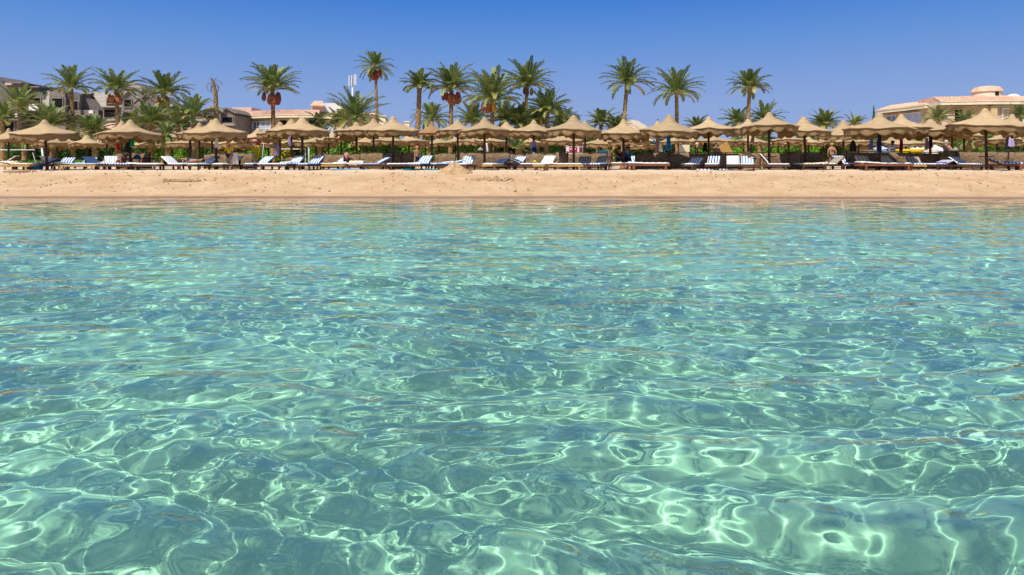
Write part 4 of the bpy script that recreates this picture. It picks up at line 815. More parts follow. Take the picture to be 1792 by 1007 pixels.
# ============================================================ vegetation
F1 = [(-9, 6, 15, 'dates'), (-3, 8, 16, 'dates'), (6, 5, 17, 'dates'), (10, 8, 14, 'dates')]
F2 = [(-13, 6, 16, 'dates_red'), (-2, 9, 20, 'dates'), (4, 10, 22, 'dates'), (12, 6, 24, 'dates_red'), (-7, 8, 15, 'dates_red')]
PL = [ # px, yc, half, D, base_px, n, fruit, label, extra
 (33, 190, 42, 70, 37, 34, None, 'palm with ragged yellowing fronds in front of the leftmost villa', {}),
 (4, 212, 36, 62, 4, 30, None, 'short bushy palm cut by the left edge of the picture', {}),
 (124, 155, 40, 66, 129, 38, None, 'tall fruitless palm with upswept fronds above the second front umbrella', dict(e1=8)),
 (204, 161, 43, 65, 206, 44, F1, 'tall palm with orange date bunches in front of the pale roofed villa', {}),
 (288, 166, 42, 68, 286, 48, F1, 'full palm with date bunches left of the dead palm', {}),
 (265, 222, 46, 60, 262, 46, [(-6, 4, 12, 'dates'), (8, 2, 12, 'dates')], 'low wide palm over brown date bunches behind the left beach table', {}),
 (338, 205, 42, 63, 341, 40, None, 'stemless-looking palm with long upright fronds left of the dead palm', dict(e1=5)),
 (477, 158, 47, 64, 478, 54, F2[:4], 'large palm with red date bunches in front of the cream hotel', {}),
 (657, 118, 33, 88, 661, 44, [(-10, 6, 14, 'dates_red'), (-3, 8, 18, 'dates_red'), (3, 8, 18, 'dates_red'), (9, 6, 14, 'dates_red')], 'tallest slender palm with dark red date bunches beside the antenna mast', dict(e1=-25)),
 (622, 212, 54, 62, 622, 50, None, 'broad low palm with long fronds right of the cream hotel windows', dict(e1=0)),
 (556, 214, 22, 66, 560, 26, None, 'small drooping palm in front of the cream hotel', dict(e1=-35)),
 (734, 153, 30, 62, 729, 42, None, 'slim tall palm without fruit left of the big fruiting palm', dict(thick=0.22)),
 (756, 212, 36, 74, 756, 42, None, 'blue-green low palm behind the orange umbrella', dict(e1=-5)),
 (790, 157, 46, 62, 788, 54, F2, 'palm with five large purple-red date bunches near the centre', {}),
 (862, 178, 58, 58, 860, 62, [(-16, 2, 18, 'dates_red'), (-8, 5, 20, 'dates'), (2, 2, 20, 'dates_yellow')], 'wide palm with red and yellow date bunches at the centre', {}),
 (922, 152, 47, 70, 918, 60, [(-4, 2, 14, 'dates_red'), (8, 4, 14, 'dates')], 'tallest palm of the dense clump right of centre', {}),
 (958, 198, 44, 62, 955, 54, [(-12, 12, 12, 'dates_yellow')], 'dense palm at the right end of the palm clump', {}),
 (908, 222, 40, 60, 912, 46, None, 'low yellow-green palm filling the palm clump', {}),
 (828, 218, 40, 70, 826, 42, None, 'low palm between the two fruiting centre palms', {}),
 (1052, 218, 30, 72, 1047, 36, None, 'short blue-green palm right of the round green tree', {}),
 (1078, 226, 30, 74, 1080, 34, None, 'short yellowish palm in front of the arched parapet', {}),
 (1097, 148, 46, 64, 1088, 40, None, 'tall palm with upswept fronds above the cream arched parapet', dict(e1=2)),
 (1184, 164, 46, 66, 1186, 46, None, 'tall fruitless palm second from right among the tall palms', dict(e1=2)),
 (1220, 224, 24, 84, 1220, 34, None, 'distant palm crown just showing left of a peaked umbrella', {}),
 (1312, 156, 37, 66, 1306, 44, None, 'rightmost tall palm standing alone against the sky', dict(e1=4)),
 (1290, 216, 30, 76, 1290, 40, None, 'low palm left of the rightmost tall palm', dict(e1=0)),
 (1338, 212, 34, 76, 1336, 36, None, 'low palm right of the rightmost tall palm', dict(e1=0)),
 (1442, 222, 30, 72, 1442, 48, None, 'bushy round low palm right of the front umbrella with a leaning pole', {}),
 (1496, 222, 22, 84, 1500, 20, None, 'wind-bent little palm leaning right by the cypress', dict(wind=0.7, e1=30)),
 (1642, 212, 27, 80, 1642, 30, None, 'grey-green palm in front of the right hotel windows', dict(e1=5)),
 (1690, 214, 22, 84, 1690, 30, None, 'small leafy palm beside the dark hotel doorway', {}),
 (1786, 208, 26, 84, 1788, 34, None, 'palm before the hotel windows at the right edge', {}),
 (163, 232, 36, 58, 166, 42, None, 'short palm standing in front of the pink-roofed bungalow', dict(e1=-8)),
 (88, 222, 42, 64, 92, 40, None, 'low spreading palm behind the second front umbrella', {}),
 (292, 236, 28, 56, 294, 26, None, 'thin little palm with drooping yellow crown left of the sunbather', dict(e1=-45, thick=0.2)),
 (884, 214, 40, 66, 886, 46, None, 'yellow-green palm between the centre palm and the dense clump', {}),
 (938, 222, 40, 64, 941, 46, None, 'low palm with arching fronds below the tallest clump palm', {}),
 (984, 222, 34, 68, 984, 40, None, 'low palm left of the round leafy green tree', {}),
 (596, 222, 34, 68, 596, 36, None, 'low palm left of the broad low one by the antenna mast', {}),
 (232, 228, 34, 70, 234, 38, None, 'low palm between the two fruiting left palms', {}),
 (312, 222, 38, 66, 314, 40, None, 'low arching palm under the full date palm', {}),
 (905, 262, 22, 52, 905, 18, None, 'ground-level fan of palm leaves behind the centre windbreaks', dict(e1=20, thick=0.12)),
]
for i, (px, yc, hf, D_, bpx, n, fr, lb, ex) in enumerate(PL): palm(px, yc, hf, D_, lb, n=n, fruit=fr, base_px=bpx, seed=i, **ex)
# trunks of further palms whose crowns are hidden: they carry small low crowns behind the canopies
for i, (px, D_, lb) in enumerate(((42, 60, 'palm trunk rising behind the volleyball net post'), (381, 58, 'palm trunk under the paired front umbrellas at left'), (620, 60, 'palm trunk behind the back windbreak left of centre'), (752, 60, 'palm trunk below the orange umbrella'), (1047, 60, 'palm trunk left of the seated beach group'), (1330, 60, 'palm trunk behind the deck chair with navy stripes'), (1408, 60, 'palm trunk behind the leaning umbrella pole'), (1697, 60, 'palm trunk behind the rightmost windbreak'))):
    palm(px, 246, 20, D_, lb, n=22, base_px=px + 1, e1=-30, seed=50 + i, thick=0.21)
# the dead palm
dp = thing('dead_palm', 'dead palm trunk with a few dry broken fronds on top', 'dead palm', base(380, 66), 0)
zc = wz(160, 66) - dp.location.z; xo = wx(377, 66) - dp.location.x
trunk_mesh([(0, 0, -0.2), (xo * 0.3, 0, zc * 0.5), (xo, 0, zc), (xo - 0.25, 0, zc + 0.9)], 0.27, 0.13, dp, boot=False)
g_ = random.Random(4); V, F, T = frond_arrays(10, 1.5, 80, -20, g_, 2.2, 22, 0.26); V = V * np.array([0.75, 0.75, 1]) + np.array([xo - 0.2, 0, zc + 0.7]); np_mesh('dry_fronds', V, F, M['frond_dry'], dp, T)
# leafy tree, cypress and hedges
tr = thing('leafy_tree', 'round dark green leafy tree behind the largest centre umbrella', 'tree', base(998, 76)); Ht = wz(197, 76) - tr.location.z
V, F, T = leaf_cloud([(0.2, 0, Ht - 0.9, 1.0, 0.9, 1.0), (-1.0, 0, Ht - 1.4, 0.9, 0.8, 0.9), (1.9, 0, Ht - 2.0, 0.8, 0.8, 0.8), (1.1, 0.2, Ht - 2.2, 0.9, 0.9, 0.8), (0, 0, Ht - 2.5, 1.4, 1.2, 1.0), (-1.3, 0.2, Ht - 2.9, 0.8, 0.8, 0.8)], 4200, 0.10, np.random.default_rng(5)); np_mesh('crown', V, F, M['leaf_dark'], tr, T)
tm = MB().tube([(0, 0, -0.2), (0.1, 0, Ht * 0.4), (0, 0, Ht - 1.5)], [0.2, 0.15, 0.05], 8)
for a in (-1, 1): tm.tube([(0.08, 0, Ht * 0.45), (a * 0.6, 0.1, Ht - 2.4), (a * 0.9, 0, Ht - 1.9)], [0.09, 0.06, 0.02], 6)
tm.build('trunk', M['twig'], tr)
cyp = thing('cypress', 'narrow dark cypress left of the right hotel', 'cypress tree', base(1529, 95)); Hc = wz(191, 95) - cyp.location.z
V, F, T = leaf_cloud([(0, 0, Hc * f, 0.55 * (1.12 - f), 0.55 * (1.12 - f), Hc * 0.13) for f in (0.3, 0.42, 0.55, 0.66, 0.77, 0.87, 0.95)], 2600, 0.09, np.random.default_rng(6)); np_mesh('crown', V, F, M['leaf_dark'], cyp, T); MB().tube([(0, 0, -.2), (0, 0, Hc * 0.8)], [0.12, 0.03], 6).build('trunk', M['twig'], cyp)
for x0, x1, yt, D_, lb, n, m_, fl in (
    (-10, 60, 250, 67, 'green hedge behind the volleyball net at the left edge', 7000, 'leaf_dark', 0), (58, 140, 249, 68, 'green hedge behind the second front umbrella', 8000, 'leaf_dark', 0),
    (138, 222, 250, 67, 'dark green hedge behind the small umbrella at left', 8000, 'leaf_dark', 0), (222, 300, 247, 68, 'bright green hedge right of the left beach table', 8000, 'leaf', 0),
    (298, 388, 247, 67, 'bright green hedge behind the sunbather in blue', 9000, 'leaf', 0), (386, 442, 256, 66, 'low green shrub behind the two people in yellow', 5500, 'leaf', 60),
    (440, 492, 257, 66, 'trimmed green shrub beside the palm trunk in front of the cream hotel', 5000, 'leaf', 0), (490, 530, 252, 62, 'green shrub covered in yellow blossom', 4500, 'leaf_dark', 420),
    (528, 578, 252, 67, 'green shrub behind the white post', 5000, 'leaf', 0), (576, 628, 246, 60, 'tall glossy green shrub behind the back windbreak', 6000, 'leaf', 30),
    (626, 690, 255, 66, 'low green shrub behind the seated pink bather', 5000, 'leaf', 40), (686, 742, 253, 67, 'bright green hedge behind the shirtless standing man', 6000, 'leaf', 40),
    (740, 800, 254, 67, 'bright green hedge below the orange umbrella', 6000, 'leaf', 0), (798, 870, 251, 67, 'bright green hedge right of the sand mound', 7500, 'leaf', 0),
    (868, 926, 250, 68, 'dark hedge beneath the palm clump', 5500, 'leaf_dark', 0), (924, 982, 248, 66, 'pale green shrub with white blossom behind the hanging shirt', 6000, 'leaf', 0),
    (980, 1062, 250, 69, 'dark green hedge behind the red kiosk', 7500, 'leaf_dark', 0), (1060, 1125, 252, 67, 'green shrub behind the seated beach group', 6000, 'leaf', 20),
    (1122, 1205, 253, 69, 'green hedge behind the blue hanging towel', 6500, 'leaf_dark', 0), (1203, 1285, 252, 67, 'green shrub behind the two shirtless men', 7000, 'leaf', 0),
    (1283, 1362, 250, 68, 'green hedge behind the navy striped deck chair', 7500, 'leaf', 0), (1360, 1432, 249, 67, 'bright green hedge left of the woman seen from behind', 7500, 'leaf', 0),
    (1430, 1496, 246, 62, 'large leafy shrub behind the woman in a bikini', 7000, 'leaf', 40), (1494, 1570, 252, 69, 'dark hedge behind the man in the white shirt', 6500, 'leaf_dark', 0),
    (1568, 1672, 252, 69, 'green hedge behind the yellow boat and white tents', 8000, 'leaf', 0), (1670, 1735, 246, 66, 'green hedge right of the man in the pink shirt', 6500, 'leaf', 0), (1733, 1805, 249, 68, 'dark hedge at the right edge of the beach', 6500, 'leaf_dark', 0)):
    shrub(x0, x1, yt - 13, D_, lb, 'hedge', 'hedge', int(n * 1.45), m_, fl, 'green hedges behind the umbrellas', size=0.105)
for px, D_, lb in ((48, 50, 'clipped grey-green ground shrub behind the yellow towelled lounger'), (135, 50, 'round grey-green tussock below the short palm')):
    shrub(px - 22, px + 22, 279, D_, lb, 'shrub', 'shrub', 2600, 'leaf', 0, None, 0.7, 0.05)

# ============================================================ umbrellas
UM = [ # px, y apex, half, y rim, D, own label, kwargs
 (15, 225, 27, 244, 46, None, {}), (78, 210, 51, 234, 37, None, dict(lean=-0.14)), (152, 237, 27, 252, 50, None, {}), (228, 210, 50, 236, 37.6, 'straw umbrella over the left beach table with a dark bag on its pole', {}),
 (213, 213, 42, 237, 41, None, {}), (378, 208, 53, 233, 37.4, 'straw umbrella with a white cloth on its pole beside the woman in yellow', {}), (371, 210, 46, 235, 40.5, None, {}), (349, 215, 38, 236, 43, None, {}), (333, 223, 30, 240, 48, None, {}),
 (452, 225, 37, 243, 45.5, None, {}), (490, 214, 40, 234, 42, None, {}), (510, 209, 44, 231, 39.8, None, {}), (529, 206, 48, 229, 38, 'straw umbrella left of the white post with two striped loungers beneath', {}),
 (597, 222, 30, 241, 48, None, {}), (624, 214, 39, 232, 42.5, None, {}), (654, 208, 43, 229, 39.9, None, {}), (688, 204, 47, 229, 38, 'straw umbrella over a blue striped lounger left of the orange umbrella', dict(shelf=True)),
 (756, 213, 30, 234, 43, 'orange-brown straw umbrella darker than all its neighbours', dict(m='thatch_orange')), (801, 210, 40, 230, 40.5, None, {}), (848, 205, 46, 230, 37.2, 'straw umbrella just right of the sand mound', {}), (886, 214, 41, 233, 42.5, None, {}),
 (934, 210, 41, 231, 40.5, 'straw umbrella with a pale shirt and trousers on its pole', {}), (1004, 202, 48, 228, 37.2, 'tall straw umbrella left of the arched parapet in front of the leafy tree', {}), (1024, 212, 40, 232, 42, None, {}), (1091, 209, 45, 235, 38.2, 'straw umbrella in front of the arched parapet above the seated group', {}),
 (1151, 212, 40, 234, 42.5, 'straw umbrella with a small knob on its tip', dict(finial=True)), (1171, 201, 50, 230, 37, 'straw umbrella with a blue towel on its pole', dict(shelf=True)), (1240, 205, 45, 228, 39.5, 'straw umbrella between the two shirtless men', {}), (1309, 209, 40, 227, 42, None, {}),
 (1346, 197, 50, 222, 36.8, 'straw umbrella over the navy striped deck chair', dict(shelf=True)), (1406, 205, 45, 230, 38.4, 'straw umbrella with a leaning pole', dict(lean=-0.16)), (1476, 211, 44, 235, 41.5, 'straw umbrella right of the woman in a bikini', {}),
 (1539, 198, 58, 227, 36.6, 'straw umbrella with a dark blue towel over the red-brown benches', {}), (1577, 200, 50, 227, 39.3, 'straw umbrella with a magenta towel on its pole', {}), (1628, 209, 49, 230, 39.2, 'straw umbrella with mauve clothes on its pole', {}),
 (1666, 216, 32, 232, 48, None, {}), (1724, 190, 58, 221, 36.4, 'largest straw umbrella near the right edge', dict(lean=-0.1, shelf=True)), (1771, 200, 44, 226, 42, None, {}), (1800, 214, 38, 232, 45, None, {}),
 (1687, 228, 32, 238, 46, None, {})]
BK = [(48, 238, 30, 247, 56), (100, 240, 34, 250, 54), (85, 246, 26, 255, 62), (118, 243, 40, 253, 58), (187, 238, 28, 248, 55), (196, 246, 18, 255, 64), (250, 244, 24, 254, 60), (302, 244, 26, 254, 60), (330, 239, 36, 250, 56), (378, 242, 36, 252, 58), (415, 240, 34, 251, 55), (425, 248, 22, 257, 66),
 (470, 243, 28, 252, 58), (512, 242, 24, 250, 60), (553, 239, 36, 250, 55), (575, 236, 22, 246, 52), (612, 246, 22, 254, 62), (641, 239, 26, 250, 58), (682, 237, 33, 247, 53), (716, 237, 36, 248, 55), (745, 244, 28, 254, 62), (768, 240, 26, 251, 58), (797, 241, 28, 249, 60), (828, 240, 30, 248, 57), (860, 239, 30, 248, 55), (893, 243, 26, 253, 62), (926, 240, 28, 250, 57),
 (983, 236, 37, 246, 53), (985, 249, 18, 256, 68), (1015, 247, 22, 255, 64), (1052, 240, 34, 251, 57), (1101, 240, 38, 247, 55), (1090, 247, 24, 255, 66), (1125, 248, 28, 256, 64), (1178, 237, 28, 248, 55), (1217, 238, 32, 249, 57), (1250, 237, 36, 247, 55), (1278, 244, 20, 252, 64), (1315, 236, 28, 248, 54), (1362, 245, 20, 252, 62), (1380, 237, 30, 245, 55), (1415, 240, 28, 250, 58), (1441, 241, 26, 248, 58), (1464, 241, 28, 249, 60), (1502, 242, 32, 249, 57),
 (1562, 242, 26, 250, 58), (1585, 239, 30, 251, 55), (1632, 243, 26, 251, 60), (1745, 238, 36, 246, 53), (1782, 240, 32, 249, 57), (1700, 245, 22, 252, 64)]
ORD = 'first second third fourth fifth sixth seventh eighth ninth tenth eleventh twelfth thirteenth fourteenth fifteenth sixteenth seventeenth eighteenth nineteenth twentieth'.split(); ORD += ['twenty-' + o_ for o_ in ORD[:9]] + ['thirtieth'] + ['thirty-' + o_ for o_ in ORD[:9]] + ['fortieth'] + ['forty-' + o_ for o_ in ORD[:9]] + ['fiftieth'] + ['fifty-' + o_ for o_ in ORD[:9]]
def nearest(px):
    lm = [(0, 'the left picture edge'), (124, 'the tall fruitless left palm'), (204, 'the palm with orange dates'), (288, 'the full date palm'), (377, 'the dead palm'), (477, 'the large red-dated palm'), (556, 'the small drooping palm'), (622, 'the antenna mast'), (657, 'the tallest slender palm'), (734, 'the slim fruitless palm'), (790, 'the five-bunch date palm'), (862, 'the centre palm'), (922, 'the dense palm clump'), (998, 'the leafy green tree'), (1054, 'the short blue-green palm'), (1110, 'the arched parapet'), (1184, 'the second tall right palm'), (1312, 'the lone rightmost tall palm'), (1442, 'the bushy low palm'), (1529, 'the cypress'), (1600, 'the right hotel windows'), (1676, 'the dark hotel doorway'), (1727, 'the hotel roof turret'), (1790, 'the right picture edge')]
    return min(lm, key=lambda q: abs(q[0] - px))[1]
mid = sorted([u_ for u_ in UM if u_[5] is None], key=lambda u_: u_[0]); bks = sorted(BK)
for i, (px, ya, hf, yr2, D_, lb, kw) in enumerate(UM):
    if lb is None: lb = 'straw umbrella below %s, %s plain middle one from left' % (nearest(px), ORD[mid.index(UM[i])])
    umbrella(px, ya, hf, yr2, D_ + (3.5 if 39.6 < D_ < 46.5 else 0), lb, seed=i, **kw)
for i, (px, ya, hf, yr2, D_) in enumerate(bks): umbrella(px, ya, hf, yr2, D_, 'low back-row straw umbrella below %s, %s from the left' % (nearest(px), ORD[i]), seed=100 + i, lobes=11)

# ============================================================ windbreaks
for a in ((204, 262, 39.4, 39.4, 'dark reed windbreak behind the bending bather at left', 0.94), (357, 398, 40.6, 40.6, 'reed windbreak behind the woman in the yellow top', 0.92), (404, 448, 40.0, 40.0, 'reed windbreak with pale wooden rail between the two people in yellow', 0.94),
 (562, 630, 43, 43, 'low reed windbreak behind the pink seated bather', 0.9), (631, 703, 39.6, 39.4, 'tan reed windbreak behind the blue striped lounger left of centre', 0.95), (704, 722, 39.2, 38.6, 'short shaded reed windbreak left of the orange umbrella', 0.97), (500, 532, 40.4, 40.4, 'low reed windbreak behind two navy striped loungers', 0.70),
 (761, 797, 40.8, 40.8, 'tan reed windbreak behind the sand mound', 0.93), (805, 892, 39.4, 39.4, 'long reed windbreak right of the sand mound', 0.96), (893, 918, 41, 41, 'short reed windbreak under the palm clump', 0.9), (920, 971, 40.6, 40.6, 'reed windbreak below the hanging pale shirt', 0.93), (972, 993, 39.2, 38.8, 'short dark reed windbreak left of a tall umbrella pole', 0.98),
 (994, 1062, 40.2, 40.2, 'reed windbreak behind the tan striped loungers', 0.95), (1112, 1206, 38.9, 38.9, 'wide sunlit reed windbreak behind the white bench', 0.96), (1208, 1332, 40.2, 40.2, 'longest reed windbreak in front of the two shirtless men', 0.95), (1336, 1380, 39.6, 39.6, 'reed windbreak behind the navy striped deck chair', 0.95), (1380, 1399, 38.4, 37.4, 'narrow sunlit reed windbreak beside the leaning umbrella pole', 0.94),
 (1401, 1440, 39.6, 39.6, 'reed windbreak behind the yellow striped lounger', 0.96), (1482, 1592, 38.4, 38.4, 'very dark reed windbreak behind the red-brown benches', 0.99), (1594, 1644, 39.4, 39.4, 'reed windbreak below the mauve hanging clothes', 0.95), (1645, 1672, 38.8, 38.8, 'sunlit reed windbreak in front of the man in pink', 1.0), (1674, 1764, 39.6, 39.6, 'long shaded reed windbreak under the largest umbrella', 1.03), (1766, 1815, 39.0, 39.0, 'sunlit reed windbreak at the right edge', 1.02)):
    windbreak(a[0], a[1], a[2] + (0.35 if a[2] - a[3] == 0 else 0), a[3] + (0.35 if a[2] - a[3] == 0 else 0), a[4], a[5])

# ============================================================ sun loungers
LG = [ # px, D, yaw, ang, mattress, back, wood, label
 (4, 38.4, -70, 36, 'cream', None, 'brown', 'lounger under a cream towel at the left edge'),
 (34, 37.6, 84, 6, 's_yellow', None, 'pine', 'low pine lounger with a yellow and white towel'),
 (70, 38.2, -40, 20, 's_navy', None, 'brown', 'lounger with a thick navy striped mattress left of the front umbrella pole'),
 (96, 40, 75, 34, 'grey', None, 'brown', 'lounger with a grey towel thrown over its back'),
 (114, 42, 20, 26, 's_navy', None, 'brown', 'navy striped lounger behind the pale blue mattress'),
 (138, 37.5, 90, 3, 's_pale', None, 'pine', 'long pine lounger with flat pale blue mattress'),
 (151, 42, 10, 26, 's_navy', None, 'brown', 'navy striped lounger below the short palm'),
 (168, 39.2, 62, 30, 's_pale', None, 'brown', 'lounger with a raised pale blue back'),
 (196, 39, 50, 34, 's_thin', None, 'brown', 'lounger with raised white slatted back beside the bending bather'),
 (206, 37.5, 90, 3, 's_blue2', None, 'brown', 'flat lounger with a blue checked mattress below the bending bather'),
 (254, 37.6, 90, 3, 'white', None, 'brown', 'flat dark lounger with white mattress in front of the left table'),
 (308, 38, 66, 32, 's_thin', None, 'brown', 'lounger with thin checked mattress left of the sunbather'),
 (334, 39.6, 90, 3, 'white', None, 'brown', 'flat lounger under the sunbather in blue'),
 (358, 37.7, -38, 34, 's_thin', 's_slate', 'brown', 'white lounger with slate striped back left of the woman in yellow'),
 (400, 37.9, -30, 34, 'white', 's_slate', 'brown', 'white lounger with slate striped back behind the woman in yellow'),
 (455, 38, -36, 32, 's_blue', None, 'brown', 'broad blue striped lounger right of the person with a yellow scarf'),
 (482, 37.8, -80, 4, 'white', None, 'brown', 'flat brown lounger with white mattress beside the lilac towel'),
 (511, 37.7, -32, 36, 's_blue', 's_slate', 'brown', 'slate striped lounger left of the white post'),
 (546, 37.7, -30, 36, 's_blue', 's_navy', 'brown', 'navy striped lounger right of the white post'),
 (577, 38.2, 90, 3, 'cream', None, 'pine', 'flat lounger with cream mattress left of the pink seated bather'),
 (594, 41, -25, 24, 's_slate', None, 'brown', 'small slate striped lounger in front of the back windbreak'),
 (612, 38.8, 90, 3, 'white', None, 'brown', 'flat white lounger beneath the pink seated bather'),
 (655, 37.8, -62, 26, 's_pale', 's_blue', 'brown', 'blue striped lounger before the tan windbreak left of centre'),
 (705, 37.9, -74, 3, 'white', None, 'brown', 'flat dark lounger with white mattress right of a blue striped one'),
 (738, 37.8, -28, 36, 's_blue', None, 'brown', 'bright blue striped lounger left of the sand mound'),
 (768, 39.4, -70, 5, 's_thin', None, 'pine', 'flat white striped lounger behind the one beside the sand mound'),
 (785, 38, -66, 12, 's_blue', None, 'brown', 'blue striped lounger directly behind the sand mound'),
 (815, 37.7, -22, 36, 'white', 's_slate', 'brown', 'white lounger with slate striped back right of the sand mound'),
 (869, 38, -52, 20, 'white', 's_navy', 'pine', 'pine lounger with low navy striped back under a centre umbrella'),
 (918, 38.4, 84, 22, 'white', 's_slate', 'brown', 'dark lounger with a lime bag on its white mattress'),
 (903, 39.4, -40, 32, 's_thin', 's_slate', 'brown', 'slate striped lounger half hidden behind the one with a lime bag'),
 (954, 37.5, -40, 36, 's_thin', None, 'pine', 'pine lounger with thin striped raised back right of centre'),
 (984, 37.4, 90, 2, 'white', None, 'pine', 'flat pine lounger left of a tall umbrella pole'),
 (1022, 38.4, -18, 32, 's_pale', 's_tan', 'brown', 'lounger with tan striped back left of its tan twin'),
 (1050, 37.9, -42, 34, 's_blue', 's_tan', 'brown', 'lounger with tan back and a blue striped towel'),
 (1078, 38.8, 88, 3, 'white', None, 'redwood', 'flat red-brown lounger below the seated beach group'),
 (1110, 41, 0, 36, 's_blue', None, 'brown', 'blue striped lounger half hidden by the sunlit windbreak'),
 (1134, 37.2, 90, 1, 'white', None, 'redwood', 'red-brown bench lounger with flat white cushion before the sunlit windbreak'),
 (1212, 37.8, -52, 24, 's_thin', 's_slate', 'brown', 'low slate striped lounger left of two raised ones'),
 (1248, 37.9, -34, 34, 'white', 's_navy', 'brown', 'lounger with deep blue striped back below the second shirtless man'),
 (1283, 37.8, -26, 36, 's_thin', None, 'brown', 'lounger with white thin striped raised back'),
 (1308, 37.6, -30, 34, 's_thin', 's_blue', 'brown', 'lounger with an ochre towel on its blue striped back'),
 (1351, 37.4, 72, 50, 's_navy', None, 'brown', 'navy striped deck chair with a steep back'),
 (1419, 38.2, -80, 3, 's_yellow', None, 'brown', 'flat lounger with yellow and white mattress'),
 (1452, 38.6, -66, 30, 'white', 's_tan', 'brown', 'lounger with tan back in front of the woman in a bikini'),
 (1476, 39.4, 0, 36, 's_blue', None, 'brown', 'lounger with pale blue striped back beside the dark windbreak'),
 (1514, 37.9, -12, 36, 's_orange', None, 'brown', 'ochre striped lounger at the left end of the dark windbreak'),
 (1558, 37.9, 6, 36, 's_orange', None, 'brown', 'ochre striped lounger in the middle of the dark windbreak'),
 (1546, 36.9, 90, 3, 'white', None, 'redwood', 'long red-brown bench with white cushion before the ochre loungers'),
 (1602, 37.6, -28, 30, 's_blue', 's_tan', 'pine', 'pine lounger with tan back and blue striped seat'),
 (1643, 37.8, -62, 12, 's_purple', None, 'brown', 'lounger with violet striped mattress below the mauve clothes'),
 (1690, 37.7, 22, 30, 's_blue', 's_navy', 'brown', 'blue striped lounger left of the largest umbrella pole'),
 (1758, 37.3, 64, 20, 's_cross', None, 'redwood', 'lounger with a cross striped mattress right of the largest umbrella pole'),
 (1792, 37.7, 84, 6, 's_blue', None, 'brown', 'blue striped lounger cut by the right edge')]
for i, (px, D_, yaw, ang, mt, bk, wood, lb) in enumerate(LG):
    fl = 2.75 if px in (1546,) else (2.2 if px in (138, 1134, 984) else 1.9)
    D_ -= 0.65 if D_ < 39.5 else 0
    lounger(px, D_, yaw, ang, lb, mt, bk, wood, h=0.28 if wood != 'redwood' else 0.32, fl=fl, w_=0.7)
# upright and leaning loungers stored behind, tan cushions
for px, D_, w2, y0, y1, rot, m_, lb in ((1197, 47, 22, 253, 268, 0.0, 'cream', 'pale upright canvas lounger left of the first shirtless man'), (1272, 46, 20, 249, 268, -0.5, 'pine', 'slanting wooden lounger leaned behind the second shirtless man')):
    b_ = base(px, D_); th = thing('folded_lounger', lb, 'folded lounger', b_); Hh = wz(y0, D_) - b_.z; W2 = w2 * D_ / FPX
    f_ = MB()
    for s_ in (-1, 1): f_.box((s_ * W2 * 0.46 + 0, 0.0, Hh / 2), (0.07, 0.07, Hh), ry=rot)
    f_.build('frame', M['brown'], th); MB().box((0, -0.06, Hh * 0.62), (W2 * 0.86, 0.05, Hh * 0.72), ry=rot).build('canvas', M[m_], th, bevel=0.02)

# ============================================================ towels, mats and clothes
for a in ((381, 242, 259, 8, 37.3, 'white cloth hanging on the pole beside the woman in yellow', 'white'), (452, 247, 272, 8, 41, 'dark red towel hanging behind the person in a yellow scarf', 'maroon'), (486, 254, 272, 8, 39.8, 'lilac towel hanging on an umbrella pole', 'lilac'), (484, 252, 260, 6, 41.5, 'small teal cloth beside the lilac towel', 'teal'), (508, 238, 256, 6, 39.5, 'pale lilac cloth high on a pole left of the slate striped lounger', 'lilac'),
 (1169, 235, 262, 8, 36.8, 'bright blue towel hanging below the umbrella right of the arched parapet', 'blue'), (1150, 237, 265, 8, 42.3, 'brown patterned towel hanging left of the blue towel', 'mauve'), (1156, 250, 266, 5, 42.2, 'white towel hanging beside the brown patterned one', 'white'), (1537, 233, 266, 8, 36.4, 'long dark blue towel hanging in front of the red-brown bench', 'navy'), (1523, 237, 262, 7, 40, 'dark blue clothes hanging left of the long dark blue towel', 'navy'),
 (1575, 237, 264, 7, 39.1, 'magenta towel hanging behind the man in the white shirt', 'magenta'), (1577, 235, 244, 4, 38.9, 'pink cloth on top of the magenta towel', 'pink'), (1620, 242, 262, 8, 39.0, 'mauve dress hanging on an umbrella pole', 'mauve'), (1627, 240, 258, 6, 39.0, 'black jacket hanging beside the mauve dress', 'black'),
 (1761, 240, 262, 9, 41, 'black coat hanging near the right edge', 'black'), (1768, 243, 257, 12, 40.8, 'lilac blouse hanging over the black coat', 'lilac'), (848, 251, 266, 6, 41, 'dark blue cloth hanging behind the pole right of the sand mound', 'navy'), (852, 251, 266, 4, 40.9, 'white cloth hanging beside a dark blue one', 'white'),
 (1316, 238, 250, 7, 41.4, 'pale mauve cloth hanging left of the navy deck chair', 'mauve'), (333, 248, 255, 4, 45, 'small pink cloth hanging left of the paired umbrellas', 'pink'), (226, 249, 268, 9, 37.3, 'black bag hanging above the bending bather', 'black'), (234, 244, 257, 8, 37.2, 'green towel hanging beside the black bag', 'green'), (209, 251, 263, 8, 40.4, 'red cloth hanging left of the black bag', 'red'),
 (934, 248, 259, 12, 40.0, 'pale lilac shirt hanging on a centre umbrella pole', 'lilac'), (935, 258, 268, 9, 39.9, 'dark trousers hanging below the pale lilac shirt', 'navy'), (934, 267, 276, 5, 39.8, 'blue jeans hanging below the dark trousers', 's_pale'), (1233, 250, 266, 8, 39.3, 'black coat hanging between the two shirtless men', 'black')):
    hanging(*a)
bagm = MB().lathe([(0.01, 0.62), (0.07, 0.60), (0.14, 0.45), (0.19, 0.22), (0.20, 0.06), (0.15, 0.0), (0.01, 0.0)], 16, wob=lambda r, z, q, j: (r * (1 + 0.08 * math.sin(3 * q)), z)).build('beach_bag', M['black'], None, True)
bagm.location = (wx(1493, 38.3), 38.3, wz(265, 38.3)); bagm.scale = (1, .6, 1); tag(bagm, 'black pointed bag sitting on the rail of the dark windbreak', 'bag')
